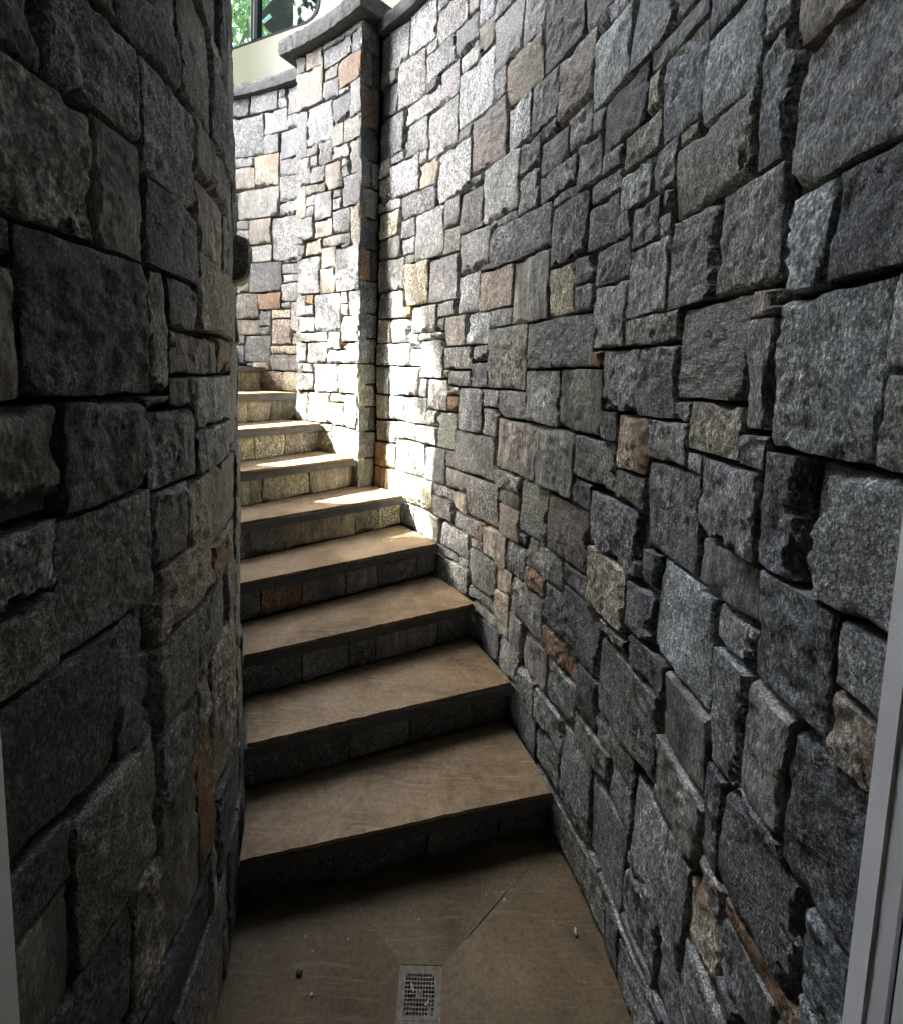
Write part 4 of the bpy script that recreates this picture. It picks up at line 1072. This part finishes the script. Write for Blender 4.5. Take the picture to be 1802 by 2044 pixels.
# far side, floor, roof and wheels
slab_poly([(AL, 3.72), (AR, 3.72), (AR, 4.58), (AL, 4.58)], 1.55, 1.62, 'far_side', M['cream_paint'], truck)
slab_poly([(.7, 4.585), (AR, 4.585), (AR, TOPZ), (.7, TOPZ)], 1.55, 1.62, 'far_side', M['cream_paint'], truck)
slab_poly([(AL, TOPZ + .004), (AR, TOPZ + .004), (AR, TOPZ + .08), (AL, TOPZ + .08)], -.01, 1.63, 'cab_roof', M['cream_paint'], truck)
slab_poly([(AL, 3.66), (AR, 3.66), (AR, 3.715), (AL, 3.715)], .05, 1.6, 'cab_floor', M['black_plastic'], truck)
slab_poly([(AR + .002, 3.72), (AR + .06, 3.72), (AR + .06, TOPZ), (AR + .002, TOPZ)], .0, 1.62, 'cab_back', M['cream_paint'], truck)
for a_ in (-.45, 1.75):
    for off in (.05, 1.35):
        bm = bmesh.new()
        bmesh.ops.create_cone(bm, cap_ends=True, segments=32, radius1=.36, radius2=.36, depth=.22)
        rotm = Matrix.Rotation(R(90), 4, 'X'); bmesh.ops.transform(bm, matrix=rotm, verts=bm.verts)
        bmesh.ops.transform(bm, matrix=Matrix.Rotation(math.atan2(TE[1], TE[0]), 4, 'Z'), verts=bm.verts)
        me = bpy.data.meshes.new('wheel'); bm.to_mesh(me); bm.free(); bevel(me, .03, 3, 60)
        p = tp(a_, 3.765, off + .13)
        link('wheel', me, M['tyre'], truck, p)

# ------------------------------------------------------------------ trees beyond the vehicle, and one added to screen the sun
def tree(name, x, y, h, crown_r, seed, label, nleaf=11000):
    rg = np.random.default_rng(seed)
    root = empty(name, (x, y, 3.40)); tag(root, label, 'tree', 'trees beyond the vehicle')
    v = []; f = []
    def limb(p0, p1, r0, r1, n=8):
        d = Vector(p1) - Vector(p0); q = d.to_track_quat('Z', 'Y'); k = len(v); segs = 5
        for s_ in range(segs + 1):
            t = s_ / segs; c_ = Vector(p0) + d * t + Vector(rg.normal(0, .03, 3)) * (1 if 0 < s_ < segs else 0); rr_ = r0 + (r1 - r0) * t
            for i in range(n):
                a_ = 2 * math.pi * i / n
                v.append(tuple(c_ + q @ Vector((rr_ * math.cos(a_), rr_ * math.sin(a_), 0))))
        for s_ in range(segs):
            for i in range(n):
                a_ = k + s_ * n + i; b_ = k + s_ * n + (i + 1) % n
                f.append((a_, b_, b_ + n, a_ + n))
    limb((0, 0, -.1), (0.1, .1, h * .55), .2, .12)
    tips = []
    for i in range(9):
        a_ = 2 * math.pi * i / 9 + rg.uniform(-.2, .2); e = rg.uniform(.1, .9)
        z0 = h * rg.uniform(.25, .55)
        p1 = (crown_r * .75 * math.cos(a_) * (1 - .4 * e), crown_r * .75 * math.sin(a_) * (1 - .4 * e), z0 + h * .38 * (.3 + e))
        limb((.05, .05, z0), p1, .075, .025, 6); tips.append(p1)
    tips.append((0, 0, h * .85))
    me = mesh_from('trunk', v, f, True); link('trunk', me, M['bark'], root, (x, y, 3.40))
    # leaf clumps
    cl = []
    for t in tips:
        for q in range(7): cl.append((np.array(t) + rg.normal(0, crown_r * .24, 3), rg.uniform(.28, .6)))
    V_ = []; F_ = []
    for i in range(nleaf):
        c_, rr_ = cl[rg.integers(len(cl))]
        p = c_ + rg.normal(0, rr_ * .6, 3)
        ax = rg.normal(0, 1, 3); ax /= np.linalg.norm(ax); bx = np.cross(ax, rg.normal(0, 1, 3)); bx /= np.linalg.norm(bx)
        L = rg.uniform(.035, .075); k = len(V_)
        V_ += [p - ax * L, p + bx * L * .5, p + ax * L, p - bx * L * .5]; F_.append((k, k + 1, k + 2, k + 3))
    me = mesh_from('crown', V_, F_); link('crown', me, M['leaves'], root, (x, y, 3.40))
tree('leafy_tree', -4.6, 9.6, 6.4, 2.1, 1, 'leafy green tree seen through the front side window of the vehicle')
tree('leafy_tree', -2.4, 11.2, 7.6, 2.4, 2, 'taller leafy green tree standing behind the middle of the vehicle')
tree('leafy_tree', -7.2, 12.0, 7.0, 2.4, 3, 'leafy green tree farthest left behind the vehicle')
def screen_tree(x, y, zc, rx, rz, seed, label, n1, n2):
    """added tree out of view: clear trunk, dense thin crown shaped to screen the sun"""
    rg = np.random.default_rng(seed)
    root = empty('sun_screen_tree', (x, y, 3.40)); tag(root, label, 'tree', 'trees beyond the vehicle')
    v = []; f = []; n = 12
    H_ = zc - 3.4
    for s_ in range(13):
        t = s_ / 12
        for i in range(n):
            a_ = 2 * math.pi * i / n; r_ = .24 * (1 - .55 * t) * (1 + .08 * math.sin(3 * a_ + 5 * t))
            v.append((r_ * math.cos(a_) + .12 * math.sin(4 * t), r_ * math.sin(a_) + .1 * math.cos(3 * t), -.1 + t * H_))
    for s_ in range(12):
        for i in range(n):
            a_ = s_ * n + i; b_ = s_ * n + (i + 1) % n
            f.append((a_, b_, b_ + n, a_ + n))
    link('trunk', mesh_from('trunk', v, f, True), M['bark'], root, (x, y, 3.40))
    cl = []
    for q in range(260):
        d = rg.normal(0, 1, 3); d /= np.linalg.norm(d)
        cl.append((d * np.array((rx * .3, rx, rz)) * rg.uniform(.05, 1.0) ** .5, rg.uniform(.3, .55)))
    V_ = []
    for i in range(n1 + n2):
        c_, rr_ = cl[rg.integers(len(cl))]
        p = c_ + rg.normal(0, rr_ * .6, 3)
        if i >= n1: p[2] = -rz - abs(rg.normal(0, .35)) + .2
        ax = rg.normal(0, 1, 3); ax /= np.linalg.norm(ax); bx = np.cross(ax, rg.normal(0, 1, 3)); bx /= np.linalg.norm(bx)
        L = rg.uniform(.11, .18)
        p = p + (0, -1.8, H_)  # crown set off its trunk, shaped to cut the sun patch
        V_ += [p - ax * L, p + bx * L * .55, p + ax * L, p - bx * L * .55]
    F_ = [(4 * k, 4 * k + 1, 4 * k + 2, 4 * k + 3) for k in range(len(V_) // 4)]
    link('crown', mesh_from('crown', V_, F_), M['leaves'], root, (x, y, 3.40))
screen_tree(-7.0, 5.2, 13.2, 4.6, 3.7, 4, 'tall tree added out of view on the left, its thin crown screening the sun', 30000, 500)


# ------------------------------------------------------------------ litter
def lump(name, x, y, z, r_, seed, mat, label, cat, group=None, sq=(1, 1, .7)):
    bm = bmesh.new()
    bmesh.ops.create_icosphere(bm, subdivisions=2, radius=r_)
    rg = random.Random(seed)
    ph = [rg.uniform(0, 6) for _ in range(6)]
    for vv in bm.verts:
        n_ = vv.co.normalized()
        k = 1 + .22 * math.sin(n_.x * 3 + ph[0]) + .18 * math.sin(n_.y * 4 + ph[1]) + .14 * math.sin(n_.z * 5 + n_.x * 3 + ph[2])
        vv.co = Vector((n_.x * sq[0], n_.y * sq[1], n_.z * sq[2])) * r_ * k
    mz = min(vv.co.z for vv in bm.verts)
    for vv in bm.verts: vv.co.z -= mz
    me = bpy.data.meshes.new(name); bm.to_mesh(me); bm.free()
    me.polygons.foreach_set('use_smooth', np.ones(len(me.polygons), bool))
    o = link(name, me, mat, None, (x, y, z))
    tag(o, label, cat, group)
lump('pebble', .395, 1.253, -.002, .0065, 1, M['pebble'], 'pale pebble on the floor beside the right wall', 'pebble', None, (.9, 1.3, .7))
lump('dirt_clod', -.361, 1.139, -.002, .0072, 2, M['dark_clod'], 'dark clod of dirt on the floor left of the drain', 'dirt', None, (1.2, .9, .7))
lump('pebble', -.315, 1.095, -.002, .0045, 3, M['pebble'], 'tiny pale pebble just right of the dark dirt clod', 'pebble')
lump('pebble', .20, 1.335, -.002, .004, 5, M['pebble'], 'tiny pale pebble lying on the floor crease running from the drain', 'pebble')

def litter(name, mat, spots, label, kind='stuff', seed=4):
    """scattered chips and straw: one loose layer of thin slivers"""
    rg = np.random.default_rng(seed); V_ = []; F_ = []
    for (x, y, z, L, wd, an) in spots:
        d = np.array((math.cos(an), math.sin(an), 0)); e = np.array((-math.sin(an), math.cos(an), 0)); t = rg.uniform(.0006, .0016)
        k = len(V_); c_ = np.array((x, y, z + .0004))
        bend = rg.uniform(0, .25) * L
        for zz in (0, t):
            V_ += [c_ - d * L + (0, 0, zz), c_ - e * wd + (0, 0, zz), c_ + d * L + (0, 0, zz + bend * .4), c_ + e * wd + (0, 0, zz)]
        F_ += [(k + 3, k + 2, k + 1, k), (k + 4, k + 5, k + 6, k + 7)] + [(k + q, k + (q + 1) % 4, k + 4 + (q + 1) % 4, k + 4 + q) for q in range(4)]
    me = mesh_from(name, V_, F_); o = link(name, me, mat, None); tag(o, label, 'litter', None, kind)
rg = np.random.default_rng(8)
sp1, sp2 = [], []
for i in range(130):
    x, y = rg.uniform(-.5, .45), rg.uniform(.95, 1.5)
    if abs(x - DX) < DW + .01 and abs(y - DY) < DL + .01: continue
    (sp1 if rg.random() < .75 else sp2).append((x, y, .0012, rg.uniform(.0012, .0045), rg.uniform(.0008, .0022), rg.uniform(0, 6.3)))
for n in range(1, 9):
    for i in range(34):
        r_ = rg.uniform(RI + .1, (RP if n > 5 else RO) - .05); t = step_th(n) + (step_th(n + 1) - step_th(n)) * rg.uniform(.08, .95) ** rg.choice([.6, 1])
        x, y, z = polar(r_, t, n * RISE + .0022)
        (sp1 if rg.random() < .7 else sp2).append((x, y, z, rg.uniform(.001, .006), rg.uniform(.0008, .002), rg.uniform(0, 6.3)))
litter('wood_chips', M['chip'], sp1, 'dark chips and grit scattered over the boards and the landing')
litter('straw_bits', M['straw'], sp2, 'pale straw and splinters scattered over the boards and the landing')
for (x, y, an, lab) in ((DX + .023, DY - .018, .9, 'pale seed stalk lying on the lower right of the drain grate'), (DX - .021, DY + .010, -1.2, 'pale seed stalk lying on the left of the drain grate')):
    bm = bmesh.new()
    bmesh.ops.create_cone(bm, cap_ends=True, segments=8, radius1=.0027, radius2=.0008, depth=.021)
    bmesh.ops.transform(bm, matrix=Matrix.Rotation(R(90), 4, 'Y'), verts=bm.verts)
    for vv in bm.verts: vv.co.z = vv.co.z * .5 + .0022; vv.co.y += 14 * vv.co.x ** 2
    me = bpy.data.meshes.new('seed_stalk'); bm.to_mesh(me); bm.free()
    o = link('seed_stalk', me, M['straw'], None, (x, y, gz)); o.rotation_euler = (0, 0, an); tag(o, lab, 'stalk')
